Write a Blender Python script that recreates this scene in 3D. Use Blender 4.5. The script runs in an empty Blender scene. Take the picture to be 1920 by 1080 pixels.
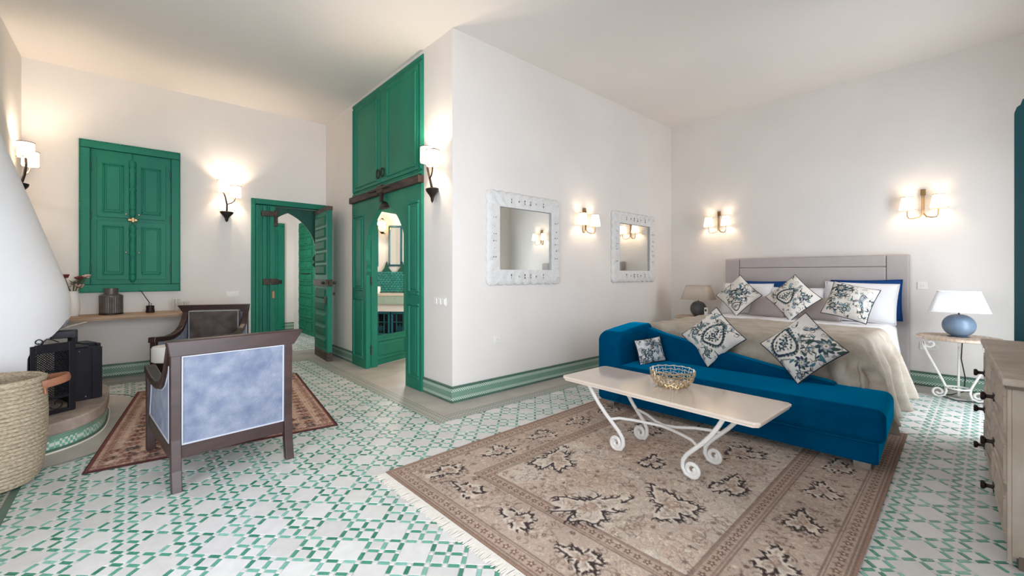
import bpy, math, random
import numpy as np
from mathutils import Vector, Matrix
random.seed(7); np.random.seed(7)
S = bpy.context.scene; COL = S.collection
PI = math.pi; R = math.radians
# ------------------------------------------------------------------ camera
cam = bpy.data.cameras.new('camera'); camo = bpy.data.objects.new('camera', cam); COL.objects.link(camo)
cam.sensor_width = 36; cam.lens = 795/1920*36; cam.shift_y = -27/1920; cam.clip_start = .02
YAW = math.atan2(890, 795)
camo.location = (0, 0, 1.3); camo.rotation_euler = (PI/2, 0, YAW-PI/2); S.camera = camo
# ------------------------------------------------------------------ world and daylight
w = bpy.data.worlds.new('sky'); S.world = w; w.use_nodes = True
w.node_tree.nodes['Background'].inputs[0].default_value = (.80, .90, 1, 1)
w.node_tree.nodes['Background'].inputs[1].default_value = 2.5
def area(name, loc, rot, sx, sy, power, col):
    l = bpy.data.lights.new(name, 'AREA'); l.shape = 'RECTANGLE'; l.size = sx; l.size_y = sy; l.energy = power; l.color = col
    o = bpy.data.objects.new(name, l); o.location = loc; o.rotation_euler = rot; COL.objects.link(o); return o
DAY = (.88, .93, 1)
area('daylight_garden_door', (.55, -.66, 1.35), (R(90), 0, 0), 2.5, 2.5, 52, DAY).data.spread = R(95)        # fills the glazed opening behind the camera
area('daylight_side_window', (-1.04, 1.5, 1.5), (R(90), 0, R(-90)), 1.9, 2.0, 30, DAY)
area('daylight_terrace_door', (5.5, -.66, 1.3), (R(90), 0, 0), .86, 2.3, 46, DAY)
area('daylight_corridor_window', (1.02, 9.3, 1.7), (R(90), 0, R(-90)), 1.0, 1.6, 26, (1, .97, .92))
area('bath_fill_light', (4.1, 7.28, 1.9), (R(-90), 0, 0), 1.2, 1.2, 80, (1, .97, .93))  # unseen fill light added to brighten the bathroom, no window known there
vs = S.view_settings; vs.view_transform = 'Standard'; vs.look = 'None'; vs.gamma = 1; vs.use_curve_mapping = False
vs.exposure = 0.2
try:
    S.cycles.max_bounces = 10; S.cycles.diffuse_bounces = 6; S.cycles.glossy_bounces = 5; S.cycles.use_denoising = True
    S.cycles.sample_clamp_indirect = 6; S.cycles.caustics_reflective = False; S.cycles.caustics_refractive = False
except Exception: pass

# ------------------------------------------------------------------ materials
def lin(c):
    c = [x/255 for x in c]
    return tuple((x/12.92 if x <= .04045 else ((x+.055)/1.055)**2.4) for x in c)+(1,)
MATS = {}
def mat(name, col, rough=.6, metal=0., spec=.4, var=0., vscale=6., bump=0., bscale=60., col2=None, stretch=(1, 1, 1), sheen=0., sheencol=None, coat=0., detail=4, lo=.35, hi=.65):
    m = bpy.data.materials.new(name); m.use_nodes = True; MATS[name] = m
    nt = m.node_tree; b = nt.nodes['Principled BSDF']; L = nt.links
    b.inputs['Roughness'].default_value = rough; b.inputs['Metallic'].default_value = metal
    b.inputs['Specular IOR Level'].default_value = spec
    c = lin(col); b.inputs['Base Color'].default_value = c
    if sheen:
        b.inputs['Sheen Weight'].default_value = sheen; b.inputs['Sheen Roughness'].default_value = .3
        b.inputs['Sheen Tint'].default_value = lin(sheencol or col)
    if coat: b.inputs['Coat Weight'].default_value = coat; b.inputs['Coat Roughness'].default_value = .1
    tc = nt.nodes.new('ShaderNodeTexCoord'); mp = nt.nodes.new('ShaderNodeMapping'); mp.inputs['Scale'].default_value = stretch
    L.new(tc.outputs['Object'], mp.inputs['Vector'])
    if var or col2:
        n = nt.nodes.new('ShaderNodeTexNoise'); n.inputs['Scale'].default_value = vscale; n.inputs['Detail'].default_value = detail
        L.new(mp.outputs[0], n.inputs['Vector'])
        r = nt.nodes.new('ShaderNodeValToRGB'); r.color_ramp.elements[0].position = lo; r.color_ramp.elements[1].position = hi
        c2 = lin(col2) if col2 else tuple(max(0, x*(1-var)) for x in c[:3])+(1,)
        r.color_ramp.elements[0].color = c2; r.color_ramp.elements[1].color = c
        L.new(n.outputs['Fac'], r.inputs[0]); L.new(r.outputs[0], b.inputs['Base Color'])
    if bump:
        n2 = nt.nodes.new('ShaderNodeTexNoise'); n2.inputs['Scale'].default_value = bscale; n2.inputs['Detail'].default_value = 5
        L.new(mp.outputs[0], n2.inputs['Vector'])
        bp = nt.nodes.new('ShaderNodeBump'); bp.inputs['Strength'].default_value = bump; bp.inputs['Distance'].default_value = .02
        L.new(n2.outputs['Fac'], bp.inputs['Height']); L.new(bp.outputs[0], b.inputs['Normal'])
    return m
def attr_mat(name, rough=.6, spec=.4, bump=0., bscale=200., sheen=0.):
    m = mat(name, (200, 200, 200), rough, 0, spec, bump=bump, bscale=bscale, sheen=sheen); nt = m.node_tree
    a = nt.nodes.new('ShaderNodeVertexColor'); a.layer_name = 'Col'
    nt.links.new(a.outputs['Color'], nt.nodes['Principled BSDF'].inputs['Base Color']); return m
def emit_mat(name, col, strength, base=(255, 245, 230)):
    m = mat(name, base, .7); b = m.node_tree.nodes['Principled BSDF']
    b.inputs['Emission Color'].default_value = lin(col); b.inputs['Emission Strength'].default_value = strength; return m
def tile_mat(name, c1, c2, c3, rough, by_object):
    m = mat(name, c1, rough, 0, .5); nt = m.node_tree; b = nt.nodes['Principled BSDF']
    if by_object:
        o = nt.nodes.new('ShaderNodeObjectInfo'); src = o.outputs['Random']
    else:
        o = nt.nodes.new('ShaderNodeAttribute'); o.attribute_name = 'rnd'; src = o.outputs['Fac']
    r = nt.nodes.new('ShaderNodeValToRGB'); e = r.color_ramp.elements
    e[0].color = lin(c1); e[1].color = lin(c3); k = e.new(.5); k.color = lin(c2)
    nt.links.new(src, r.inputs[0])
    tc = nt.nodes.new('ShaderNodeNewGeometry'); n = nt.nodes.new('ShaderNodeTexNoise'); n.inputs['Scale'].default_value = 18; n.inputs['Detail'].default_value = 5
    nt.links.new(tc.outputs['Position'], n.inputs['Vector'])
    mr = nt.nodes.new('ShaderNodeMapRange'); mr.inputs[3].default_value = .84; mr.inputs[4].default_value = 1.1; nt.links.new(n.outputs['Fac'], mr.inputs[0])
    mx = nt.nodes.new('ShaderNodeMix'); mx.data_type = 'RGBA'; mx.blend_type = 'MULTIPLY'; mx.inputs[0].default_value = 1
    nt.links.new(r.outputs[0], mx.inputs[6]); nt.links.new(mr.outputs[0], mx.inputs[7]); nt.links.new(mx.outputs[2], b.inputs['Base Color'])
    n2 = nt.nodes.new('ShaderNodeMapRange'); n2.inputs[3].default_value = rough-.08; n2.inputs[4].default_value = rough+.2
    nt.links.new(n.outputs['Fac'], n2.inputs[0]); nt.links.new(n2.outputs[0], b.inputs['Roughness'])
    return m
def check_mat(name, ca, cb, scale, rough=.35, third=None):
    """small mosaic: brick texture of two colours with pale joints"""
    m = mat(name, ca, rough, 0, .5); nt = m.node_tree; b = nt.nodes['Principled BSDF']
    tc = nt.nodes.new('ShaderNodeTexCoord'); ck = nt.nodes.new('ShaderNodeTexChecker'); ck.inputs['Scale'].default_value = scale
    ck.inputs['Color1'].default_value = lin(ca); ck.inputs['Color2'].default_value = lin(cb)
    ad = nt.nodes.new('ShaderNodeVectorMath'); ad.operation = 'ADD'; ad.inputs[1].default_value = (.0031, .0037, .0029)
    nt.links.new(tc.outputs['Object'], ad.inputs[0]); nt.links.new(ad.outputs[0], ck.inputs['Vector'])
    nt.links.new(ck.outputs['Color'], b.inputs['Base Color']); return m

mat('plaster', (232, 226, 221), .85, spec=.2, var=.05, vscale=1.3, bump=.12, bscale=9)
mat('ceiling_paint', (232, 226, 220), .9, spec=.1, var=.03, vscale=.8)
mat('hood_plaster', (240, 239, 242), .8, spec=.2, var=.04, vscale=2, bump=.1, bscale=12)
mat('green_paint', (32, 126, 100), .5, spec=.25, col2=(26, 112, 92), vscale=2.2, bump=.08, bscale=40, stretch=(1, 1, .35))
mat('green_dark', (20, 84, 70), .5, spec=.4, var=.2, vscale=5)
mat('corridor_green', (28, 106, 80), .6, spec=.2, var=.15, vscale=4)
mat('worn_wood', (88, 70, 62), .7, col2=(52, 40, 36), vscale=7, stretch=(.6, 1, 3), bump=.25, bscale=25)
mat('worn_iron', (86, 76, 68), .55, metal=.6, col2=(58, 48, 42), vscale=22, bump=.2)
mat('grout', (206, 201, 196), .85)
mat('slab', (190, 182, 174), .42, var=.18, vscale=3.5, spec=.45)
mat('slab_line', (112, 116, 108), .5)
check_mat('border_mosaic', (150, 156, 146), (186, 180, 170), 55, .45)
check_mat('mosaic_green', (108, 144, 126), (126, 160, 142), 110, .3)
mat('mosaic_dark', (84, 116, 102), .3, var=.2, vscale=20)
check_mat('mosaic_check', (84, 136, 114), (214, 222, 212), 80, .3)
check_mat('mosaic_diamond', (112, 168, 146), (206, 216, 206), 40, .3)
mat('dark_wood', (62, 40, 38), .38, col2=(48, 30, 28), vscale=5, stretch=(1, 1, 4), spec=.5)
mat('upholstery_daylit', (146, 152, 168), .85, col2=(104, 114, 140), vscale=11, detail=12, lo=.3, hi=.7, bump=.5, bscale=130, sheen=.25, sheencol=(230, 235, 245), spec=.2)  # blue of the daylight is put into this chair fabric's colour
mat('upholstery_piping', (184, 186, 196), .7, spec=.2)
mat('upholstery_taupe', (104, 94, 90), .7, col2=(76, 68, 66), vscale=7, bump=.3, bscale=160, sheen=.4, sheencol=(190, 180, 175), spec=.2)  # same chair fabric, without the daylight blue in its colour
mat('teal_velvet', (0, 72, 110), .9, col2=(0, 62, 98), vscale=4, sheen=1.0, sheencol=(0, 178, 240), spec=.0, bump=.1, bscale=150)
mat('stone_top', (226, 210, 194), .09, spec=.5, col2=(216, 198, 182), vscale=2.5, coat=.4)
mat('white_iron', (228, 224, 219), .4, spec=.45, var=.05, vscale=20)
mat('silver', (205, 200, 195), .25, metal=.9)
mat('brass_bowl', (196, 170, 132), .3, metal=.8, var=.3, vscale=25)
mat('brass', (150, 122, 84), .35, metal=.85, var=.2, vscale=20)
mat('iron', (46, 34, 32), .5, metal=.4, var=.2, vscale=15)
mat('black_metal', (38, 36, 44), .42, metal=.5, spec=.5, var=.2, vscale=8)
mat('firebrick', (70, 52, 46), .85, col2=(48, 36, 34), vscale=14, bump=.3)
mat('soot', (40, 34, 32), .9)
mat('hearth_stone', (178, 162, 150), .6, col2=(146, 130, 120), vscale=7, bump=.25, bscale=18)
mat('straw', (206, 192, 168), .85, col2=(168, 150, 126), vscale=60, bump=.6, bscale=70, stretch=(1, 1, 2.4), spec=.15)
mat('leather', (158, 104, 76), .55, var=.2, vscale=12)
mat('linen_throw', (188, 178, 164), .85, col2=(170, 158, 143), vscale=9, bump=.3, bscale=120, sheen=.15, spec=.15)
mat('white_linen', (238, 236, 238), .8, spec=.15, sheen=.1)
mat('blue_linen', (18, 66, 124), .75, sheen=.2, sheencol=(70, 130, 190), spec=.2)
mat('grey_fabric', (186, 176, 174), .85, var=.05, vscale=9, bump=.15, bscale=240, spec=.15)
mat('grey_seam', (140, 130, 130), .8)
mat('piping_dark', (44, 48, 60), .7)
mat('table_wood', (196, 176, 156), .5, col2=(172, 150, 130), vscale=6, stretch=(1, 8, 1))
mat('shelf_wood', (176, 146, 118), .5, col2=(150, 120, 94), vscale=4, stretch=(.6, 9, 6))
mat('ceramic_blue', (112, 132, 152), .35, col2=(98, 116, 136), vscale=6, spec=.5)
mat('ceramic_grey', (88, 88, 88), .45, var=.1, vscale=6)
mat('shade_white', (226, 224, 224), .8, spec=.1)
mat('shade_beige', (204, 190, 176), .8, spec=.1)
mat('frame_white', (226, 224, 222), .6, var=.06, vscale=24, bump=.35, bscale=55)
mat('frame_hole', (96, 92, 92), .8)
mat('plastic_white', (236, 232, 228), .4)
mat('dresser_paint', (190, 176, 162), .6, col2=(164, 148, 132), vscale=5, bump=.25, bscale=30, stretch=(1, 1, .5))
mat('dresser_dark', (110, 96, 84), .7)
mat('knob_iron', (44, 30, 26), .5, metal=.3)
mat('teal_door', (14, 88, 100), .4, var=.15, vscale=2)
mat('fluted_metal', (104, 96, 92), .45, metal=.4, var=.3, vscale=15)
mat('stool_white', (232, 228, 222), .5)
mat('flower_red', (118, 52, 46), .7); mat('flower_pink', (206, 170, 156), .7); mat('leaf_dry', (96, 92, 70), .8)
mat('bath_teal', (44, 140, 132), .25, col2=(30, 118, 112), vscale=14, spec=.6)
mat('black_cord', (30, 28, 28), .6); mat('screen_dark', (40, 44, 48), .3)
mat('fringe', (226, 218, 208), .9); mat('rug_edge', (150, 122, 104), .9); mat('rug_edge_dark', (74, 40, 40), .9)
emit_mat('shade_lit', (255, 226, 190), 1.6); emit_mat('shade_lit_round', (255, 224, 188), 1.5); emit_mat('lantern_lit', (255, 190, 110), 5)
nt = MATS['brass_bowl'].node_tree; tc_ = nt.nodes.new('ShaderNodeTexCoord'); sp_ = nt.nodes.new('ShaderNodeVectorMath'); sp_.operation = 'MULTIPLY'; sp_.inputs[1].default_value = (1, 1, 0)
nt.links.new(tc_.outputs['Object'], sp_.inputs[0]); gm_ = nt.nodes.new('ShaderNodeNewGeometry'); dt_ = nt.nodes.new('ShaderNodeVectorMath'); dt_.operation = 'DOT_PRODUCT'
nt.links.new(sp_.outputs[0], dt_.inputs[0]); nt.links.new(gm_.outputs['Normal'], dt_.inputs[1]); gt_ = nt.nodes.new('ShaderNodeMath'); gt_.operation = 'GREATER_THAN'; gt_.inputs[1].default_value = .01; nt.links.new(dt_.outputs['Value'], gt_.inputs[0])
mx_ = nt.nodes.new('ShaderNodeMix'); mx_.data_type = 'RGBA'; mx_.inputs[6].default_value = lin((225, 225, 225)); mx_.inputs[7].default_value = lin((196, 168, 128)); nt.links.new(gt_.outputs[0], mx_.inputs[0]); nt.links.new(mx_.outputs[2], nt.nodes['Principled BSDF'].inputs['Base Color'])   # silvered inside, brass outside
g = mat('mirror', (235, 238, 236), .02, metal=1.0)
g = mat('glass', (250, 252, 252), .02); g.node_tree.nodes['Principled BSDF'].inputs['Transmission Weight'].default_value = 1; g.node_tree.nodes['Principled BSDF'].inputs['IOR'].default_value = 1.3
tile_mat('tile_stone', (207, 203, 200), (215, 211, 208), (221, 218, 215), .30, False)
tile_mat('tile_green', (46, 122, 96), (84, 154, 132), (140, 190, 176), .22, False)
tile_mat('tile_stone_each', (207, 203, 200), (215, 211, 208), (221, 218, 215), .30, True)
tile_mat('tile_green_each', (46, 122, 96), (84, 154, 132), (140, 190, 176), .22, True)
attr_mat('printed_cotton', .85, .15, .12, 260, .08); attr_mat('rug_pile', .95, .08, .5, 320, .1)

# ------------------------------------------------------------------ mesh helpers
class MB:
    def __init__(s): s.v = []; s.f = []
    def add(s, vs, fs):
        o = len(s.v); s.v += [tuple(p) for p in vs]; s.f += [tuple(i+o for i in f) for f in fs]; return s
    def box(s, x0, x1, y0, y1, z0, z1, rz=0, piv=None):
        P = [(x0, y0, z0), (x1, y0, z0), (x1, y1, z0), (x0, y1, z0), (x0, y0, z1), (x1, y0, z1), (x1, y1, z1), (x0, y1, z1)]
        if rz:
            c, t = math.cos(rz), math.sin(rz); px, py = piv or ((x0+x1)/2, (y0+y1)/2)
            P = [(px+(x-px)*c-(y-py)*t, py+(x-px)*t+(y-py)*c, z) for x, y, z in P]
        return s.add(P, [(3, 2, 1, 0), (4, 5, 6, 7), (0, 1, 5, 4), (1, 2, 6, 5), (2, 3, 7, 6), (3, 0, 4, 7)])
    def bar(s, a, b, wd, hd):      # square bar between two points
        return s.tube([a, b], [wd]*2, 4, flat=hd/wd)
    def tube(s, pts, rad, n=8, flat=1., closed=False):
        pts = [Vector(p) for p in pts]; m = len(pts)
        if not hasattr(rad, '__len__'): rad = [rad]*m
        T = []
        for i in range(m):
            a = pts[i-1] if (i > 0 or closed) else pts[i]; b = pts[(i+1) % m] if (i < m-1 or closed) else pts[i]
            d = b-a; T.append(d.normalized() if d.length > 1e-9 else Vector((0, 0, 1)))
        up = Vector((0, 0, 1)) if abs(T[0].z) < .95 else Vector((0, 1, 0))
        nrm = T[0].cross(up).normalized(); V = []
        for i in range(m):
            nrm = (nrm-T[i]*nrm.dot(T[i]))
            nrm = nrm.normalized() if nrm.length > 1e-6 else T[i].orthogonal().normalized()
            bn = T[i].cross(nrm)
            for k in range(n):
                a = 2*PI*(k+.5)/n; V.append(pts[i]+nrm*math.cos(a)*rad[i]+bn*math.sin(a)*rad[i]*flat)
        F = []
        for i in range(m if closed else m-1):
            j = (i+1) % m
            for k in range(n): F.append((i*n+k, i*n+(k+1) % n, j*n+(k+1) % n, j*n+k))
        if not closed: F += [tuple(range(n))[::-1], tuple((m-1)*n+k for k in range(n))]
        return s.add(V, F)
    def lathe(s, prof, n=24, c=(0, 0, 0), sx=1., sy=1., cap=True):
        V = []; F = []
        for r, z in prof:
            for k in range(n): a = 2*PI*k/n; V.append((c[0]+r*sx*math.cos(a), c[1]+r*sy*math.sin(a), c[2]+z))
        for i in range(len(prof)-1):
            for k in range(n): F.append((i*n+k, i*n+(k+1) % n, (i+1)*n+(k+1) % n, (i+1)*n+k))
        if cap: F += [tuple(range(n))[::-1], tuple((len(prof)-1)*n+k for k in range(n))]
        return s.add(V, F)
    def prism(s, poly, d0, d1, axis='y'):     # polygon (a, b) swept along an axis: y -> (a, d, b), x -> (d, a, b), z -> (a, b, d)
        def m(p, d): return {'y': (p[0], d, p[1]), 'x': (d, p[0], p[1]), 'z': (p[0], p[1], d)}[axis]
        n = len(poly); V = [m(p, d0) for p in poly]+[m(p, d1) for p in poly]
        return s.add(V, [tuple(range(n))[::-1], tuple(range(n, 2*n))]+[(i, (i+1) % n, n+(i+1) % n, n+i) for i in range(n)])
    def raised(s, x0, x1, z0, z1, y, h, b):   # raised field with sloped edges standing out to -y
        V = [(x0, y, z0), (x1, y, z0), (x1, y, z1), (x0, y, z1), (x0+b, y-h, z0+b), (x1-b, y-h, z0+b), (x1-b, y-h, z1-b), (x0+b, y-h, z1-b)]
        return s.add(V, [(0, 1, 5, 4), (1, 2, 6, 5), (2, 3, 7, 6), (3, 0, 4, 7), (4, 5, 6, 7), (3, 2, 1, 0)])
    def mould(s, x0, x1, z0, z1, y, wd=.02, h=.015, bv=None):  # rectangular moulding ring standing out to -y
        for a in ((x0, x1, z0, z0+wd), (x0, x1, z1-wd, z1), (x0, x0+wd, z0+wd, z1-wd), (x1-wd, x1, z0+wd, z1-wd)):
            b = bv or min(wd*.35, h); s.raised(a[0], a[1], a[2], a[3], y, h, b)
        return s
    def grid(s, P):                           # P[i][j] points
        n, m = len(P), len(P[0])
        return s.add([p for r in P for p in r], [(i*m+j, i*m+j+1, (i+1)*m+j+1, (i+1)*m+j) for i in range(n-1) for j in range(m-1)])
    def sphere(s, c, r, n=10, sz=1.):
        pr = [(max(1e-4, r*math.sin(PI*i/n)), -r*sz*math.cos(PI*i/n)) for i in range(n+1)]
        return s.lathe(pr, n*2, c)
    def build(s, name, m, parent=None, smooth=False, bevel=0., seg=2, angle=40, weld=False, subsurf=0):
        me = bpy.data.meshes.new(name); me.from_pydata([tuple(p) for p in s.v], [], s.f); me.update()
        o = bpy.data.objects.new(name, me); COL.objects.link(o)
        if m: me.materials.append(MATS[m])
        if parent: o.parent = parent
        if smooth:
            me.polygons.foreach_set('use_smooth', [True]*len(me.polygons))
            try: me.set_sharp_from_angle(angle=R(angle))
            except Exception: pass
        if weld: o.modifiers.new('weld', 'WELD').merge_threshold = .0005
        if bevel:
            b = o.modifiers.new('bevel', 'BEVEL'); b.width = bevel; b.segments = seg; b.limit_method = 'ANGLE'; b.angle_limit = R(35); b.harden_normals = False
        if subsurf:
            b = o.modifiers.new('sub', 'SUBSURF'); b.levels = b.render_levels = subsurf
        return o
LABELS = set()
def tag(o, label, cat, group=None, kind=None):
    o['label'] = label; o['category'] = cat
    if group: o['group'] = group
    if kind: o['kind'] = kind
    return o
def thing(name, label, cat, loc=(0, 0, 0), rz=0., group=None, kind=None):
    o = bpy.data.objects.new(name, None); COL.objects.link(o); o.location = loc; o.rotation_euler = (0, 0, rz); o.empty_display_size = .1
    return tag(o, label, cat, group, kind)
def copy_tree(o, parent=None):
    c = o.copy(); COL.objects.link(c); c.parent = parent
    for ch in [x for x in bpy.data.objects if x.parent == o]: copy_tree(ch, c)
    return c
FACE_NX = R(-90)   # local front (-y) turned to face -X; FACE_PX the other way
FACE_PX = R(90)
X0, Y1, X2, Y3, X4, Y5, HC = -.95, 7.32, 2.39, 3.575, 6.83, -.58, 3.77
# ------------------------------------------------------------------ room shell
def wall(name, label, axis, c, thick, u0, u1, openings=(), m='plaster', z1=HC):
    us = sorted({u0, u1, *[o[0] for o in openings], *[o[1] for o in openings]}); zs = sorted({0, z1, *[o[2] for o in openings], *[o[3] for o in openings]})
    b = MB(); c0, c1 = sorted((c, c+thick))
    for i in range(len(us)-1):
        for j in range(len(zs)-1):
            um, zm = (us[i]+us[i+1])/2, (zs[j]+zs[j+1])/2
            if any(o[0] < um < o[1] and o[2] < zm < o[3] for o in openings): continue
            if axis == 'y': b.box(us[i], us[i+1], c0, c1, zs[j], zs[j+1])
            else: b.box(c0, c1, us[i], us[i+1], zs[j], zs[j+1])
    o = b.build(name, m); return tag(o, label, 'wall', kind='structure')
wall('wall_left', 'white plaster wall behind the fireplace hood', 'x', X0, -.15, Y5-.15, Y1+.3, [(.5, 2.5, .5, 2.5)])
wall('wall_entry', 'white plaster wall holding the green wall cupboard and entry door', 'y', Y1, .3, X0, X2+.15, [(1.36, 2.34, 0, 2.38)])
wall('wall_bathroom', 'white plaster wall around the arched bathroom doorway', 'x', X2, .15, Y3, Y1, [(4.3, 5.85, 0, 2.3)])
wall('wall_mirrors', 'white plaster wall carrying the two square mirrors', 'y', Y3, .15, X2+.15, X4+.15)
wall('wall_bed', 'white plaster wall behind the headboard', 'x', X4, .15, Y5, Y3)
wall('wall_window', 'white plaster wall at the right behind the dresser', 'y', Y5, -.15, X0, X4+.15, [(-.7, 1.8, 0, 2.6), (5.06, 5.94, 0, 2.45)])
wall('wall_corridor_right', 'white corridor wall beyond the entry door', 'x', 2.80, .1, Y1+.3, 10.9)
wall('wall_corridor_left', 'white corridor side wall out of sight', 'x', 1.15, -.1, Y1+.3, 10.9, [(8.8, 9.8, .9, 2.5)])
wall('wall_corridor_end', 'white end wall of the corridor', 'y', 10.8, .1, 1.15, 2.80)
wall('wall_bath_far', 'white bathroom wall behind the washstand', 'x', 5.45, .1, Y3+.15, 7.3)
wall('wall_bath_side', 'white bathroom side wall', 'y', 7.2, .1, X2+.15, 5.45, [(3.5, 4.7, 1.3, 2.5)])
tag(MB().box(-1.1, 7, -.75, 10.9, HC, HC+.12).build('ceiling', 'ceiling_paint'), 'plain off-white ceiling', 'ceiling', kind='structure')

# floor: grout bed, zellige field at 45 degrees to the walls, border mosaic, plain slabs
floor = tag(MB().box(-1.1, 7, -.75, 10.9, -.1, -.003).build('floor', 'grout'), 'pale stone and green mosaic tile floor', 'floor', kind='structure')
U = .0793; P0, Q0 = -.6435, 1.871; SQ = math.sqrt(2)
def to_xy(p, q): return ((p+q)/SQ, (q-p)/SQ)
FA = (-.51, 1.97, Y5, 6.80); FB = (-.51, 6.42, Y5, 3.16)
FC = (1.15, 2.80, 7.75, 10.8)
def clip(poly, rc):
    x0, x1, y0, y1 = rc
    for ax, lim, sg in ((0, x0, 1), (0, x1, -1), (1, y0, 1), (1, y1, -1)):
        out = []
        for i in range(len(poly)):
            a, b = poly[i], poly[(i+1) % len(poly)]; da, db = (a[ax]-lim)*sg, (b[ax]-lim)*sg
            if da >= 0: out.append(a)
            if da*db < 0:
                t = da/(da-db); out.append((a[0]+(b[0]-a[0])*t, a[1]+(b[1]-a[1])*t))
        poly = out
        if len(poly) < 3: return []
    return poly
def inside(poly, rc): return all(rc[0] <= x <= rc[1] and rc[2] <= y <= rc[3] for x, y in poly)
def hearth_zone(x, y):   # plain margin around the hearth stays free of field tiles
    return x < .0 and 4.12 < y < 6.4 and ((x+.95)/1.02)**3+(abs(y-5.3)/1.14)**3 < 1
DW = .0100; G = .0012; SL = .0245   # half width of a green strip, half joint
tiles = []              # (kind, centre p, centre q, half p, half q)
def field(p_lo, p_hi, q_lo, q_hi):
    i0, i1 = math.floor((p_lo-P0)/(2*U)), math.ceil((p_hi-P0)/(2*U)); j0, j1 = math.floor((q_lo-Q0)/(2*U)), math.ceil((q_hi-Q0)/(2*U))
    for i in range(i0, i1):
        for j in range(j0, j1):
            p, q = P0+i*2*U, Q0+j*2*U; D = DW; hs = U/2-D
            fine = (i+j) % 2 == 1
            if not fine: tiles.append(('big', p+U, q+U, U-D-G, U-D-G))
            else:
                for a in (.5, 1.5):
                    for b in (.5, 1.5): tiles.append(('small', p+a*U, q+b*U, hs-G, hs-G))
                tiles.append(('dot', p+U, q+U, D-G, D-G))
                for a in (.5, 1.5): tiles.append(('strip_p', p+a*U, q+U, SL, D-G)); tiles.append(('strip_q', p+U, q+a*U, D-G, SL))
            for a in (.5, 1.5): tiles.append(('strip_p', p+a*U, q, SL, D-G)); tiles.append(('strip_q', p, q+a*U, D-G, SL))
            tiles.append(('dot', p, q, D-G, D-G)); tiles.append(('dot', p+U, q, D-G, D-G)); tiles.append(('dot', p, q+U, D-G, D-G))
field(-6.4, 5.2, -1.2, 9.5)
a = YAW; FW = (math.cos(a), math.sin(a)); RT = (math.sin(a), -math.cos(a))
def project(x, y, z=0.):
    d = x*FW[0]+y*FW[1]
    if d < .2: return None
    return 960+795*(x*RT[0]+y*RT[1])/d, 513-795*(z-1.3)/d, d
def under_rug(x, y):
    if 1.16 < x < 4.62 and .36+.03*(x-1.2) < y < 2.62: return True
    t = R(-7); dx, dy = x+.244, y-3.894; lx, ly = dx*math.cos(t)+dy*math.sin(t), -dx*math.sin(t)+dy*math.cos(t)
    return 0 < lx < 1.56 and 0 < ly < 2.3
whole, rest = [], []
for t in tiles:
    k, p, q, hp, hq = t; x, y = to_xy(p, q)
    if y > 10.9 or y < -.75 or x < -.7 or x > 6.6: continue
    poly = [to_xy(p-hp, q-hq), to_xy(p+hp, q-hq), to_xy(p+hp, q+hq), to_xy(p-hp, q+hq)]
    if inside(poly, FA) or inside(poly, FB):
        if hearth_zone(x, y): continue
        pr = project(x, y)
        big = 0
        if pr and 0 < pr[0] < 1885 and 540 < pr[1] < 1080 and not under_rug(x, y): big = hp*hq/pr[2]**3
        whole.append((big, t, poly))
    else:
        best = max((clip(poly, rc) for rc in (FA, FB, FC)), key=len)
        if best and not hearth_zone(x, y): rest.append((k, best))
whole.sort(key=lambda t: -t[0])
TILE = {}
def tile_mesh(kind, hp, hq):
    if kind in TILE: return TILE[kind]
    b = MB(); e = .0012
    b.add([to_xy(-hp, -hq)+(-.003,), to_xy(hp, -hq)+(-.003,), to_xy(hp, hq)+(-.003,), to_xy(-hp, hq)+(-.003,),
           to_xy(-hp+e, -hq+e)+(0,), to_xy(hp-e, -hq+e)+(0,), to_xy(hp-e, hq-e)+(0,), to_xy(-hp+e, hq-e)+(0,)],
          [(0, 1, 5, 4), (1, 2, 6, 5), (2, 3, 7, 6), (3, 0, 4, 7), (4, 5, 6, 7)])
    me = bpy.data.meshes.new('floor_tile'); me.from_pydata(b.v, [], b.f); me.materials.append(MATS['tile_green_each' if 'strip' in kind else 'tile_stone_each'])
    TILE[kind] = me; return me
for big, (k, p, q, hp, hq), poly in whole[:300]:
    o = bpy.data.objects.new('green_strip_tile' if 'strip' in k else 'stone_tile', tile_mesh(k, hp, hq)); COL.objects.link(o); o.parent = floor
    x, y = to_xy(p, q); o.location = (x, y, random.uniform(-.0003, .0003)); o.rotation_euler = (random.uniform(-.004, .004), random.uniform(-.004, .004), random.uniform(-.006, .006))
for nm, sel, mt in (('green_tile_field', True, 'tile_green'), ('stone_tile_field', False, 'tile_stone')):
    V, F, RN = [], [], []
    for k, poly in [(t[0], pl) for _, t, pl in whole[300:]]+rest:
        if ('strip' in k) != sel: continue
        n = len(poly); o = len(V); r = random.random(); zj = random.uniform(-.0003, .0003)
        cx, cy = sum(p[0] for p in poly)/n, sum(p[1] for p in poly)/n
        V += [(x, y, -.003) for x, y in poly]+[(cx+(x-cx)*.97, cy+(y-cy)*.97, zj) for x, y in poly]
        F += [tuple(range(o+n, o+2*n))]+[(o+i, o+(i+1) % n, o+n+(i+1) % n, o+n+i) for i in range(n)]
        RN += [r]*(2*n)
    me = bpy.data.meshes.new(nm); me.from_pydata(V, [], F); at = me.attributes.new('rnd', 'FLOAT', 'POINT'); at.data.foreach_set('value', RN)
    me.materials.append(MATS[mt]); o = bpy.data.objects.new(nm, me); COL.objects.link(o); o.parent = floor; o['kind'] = 'stuff'
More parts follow.
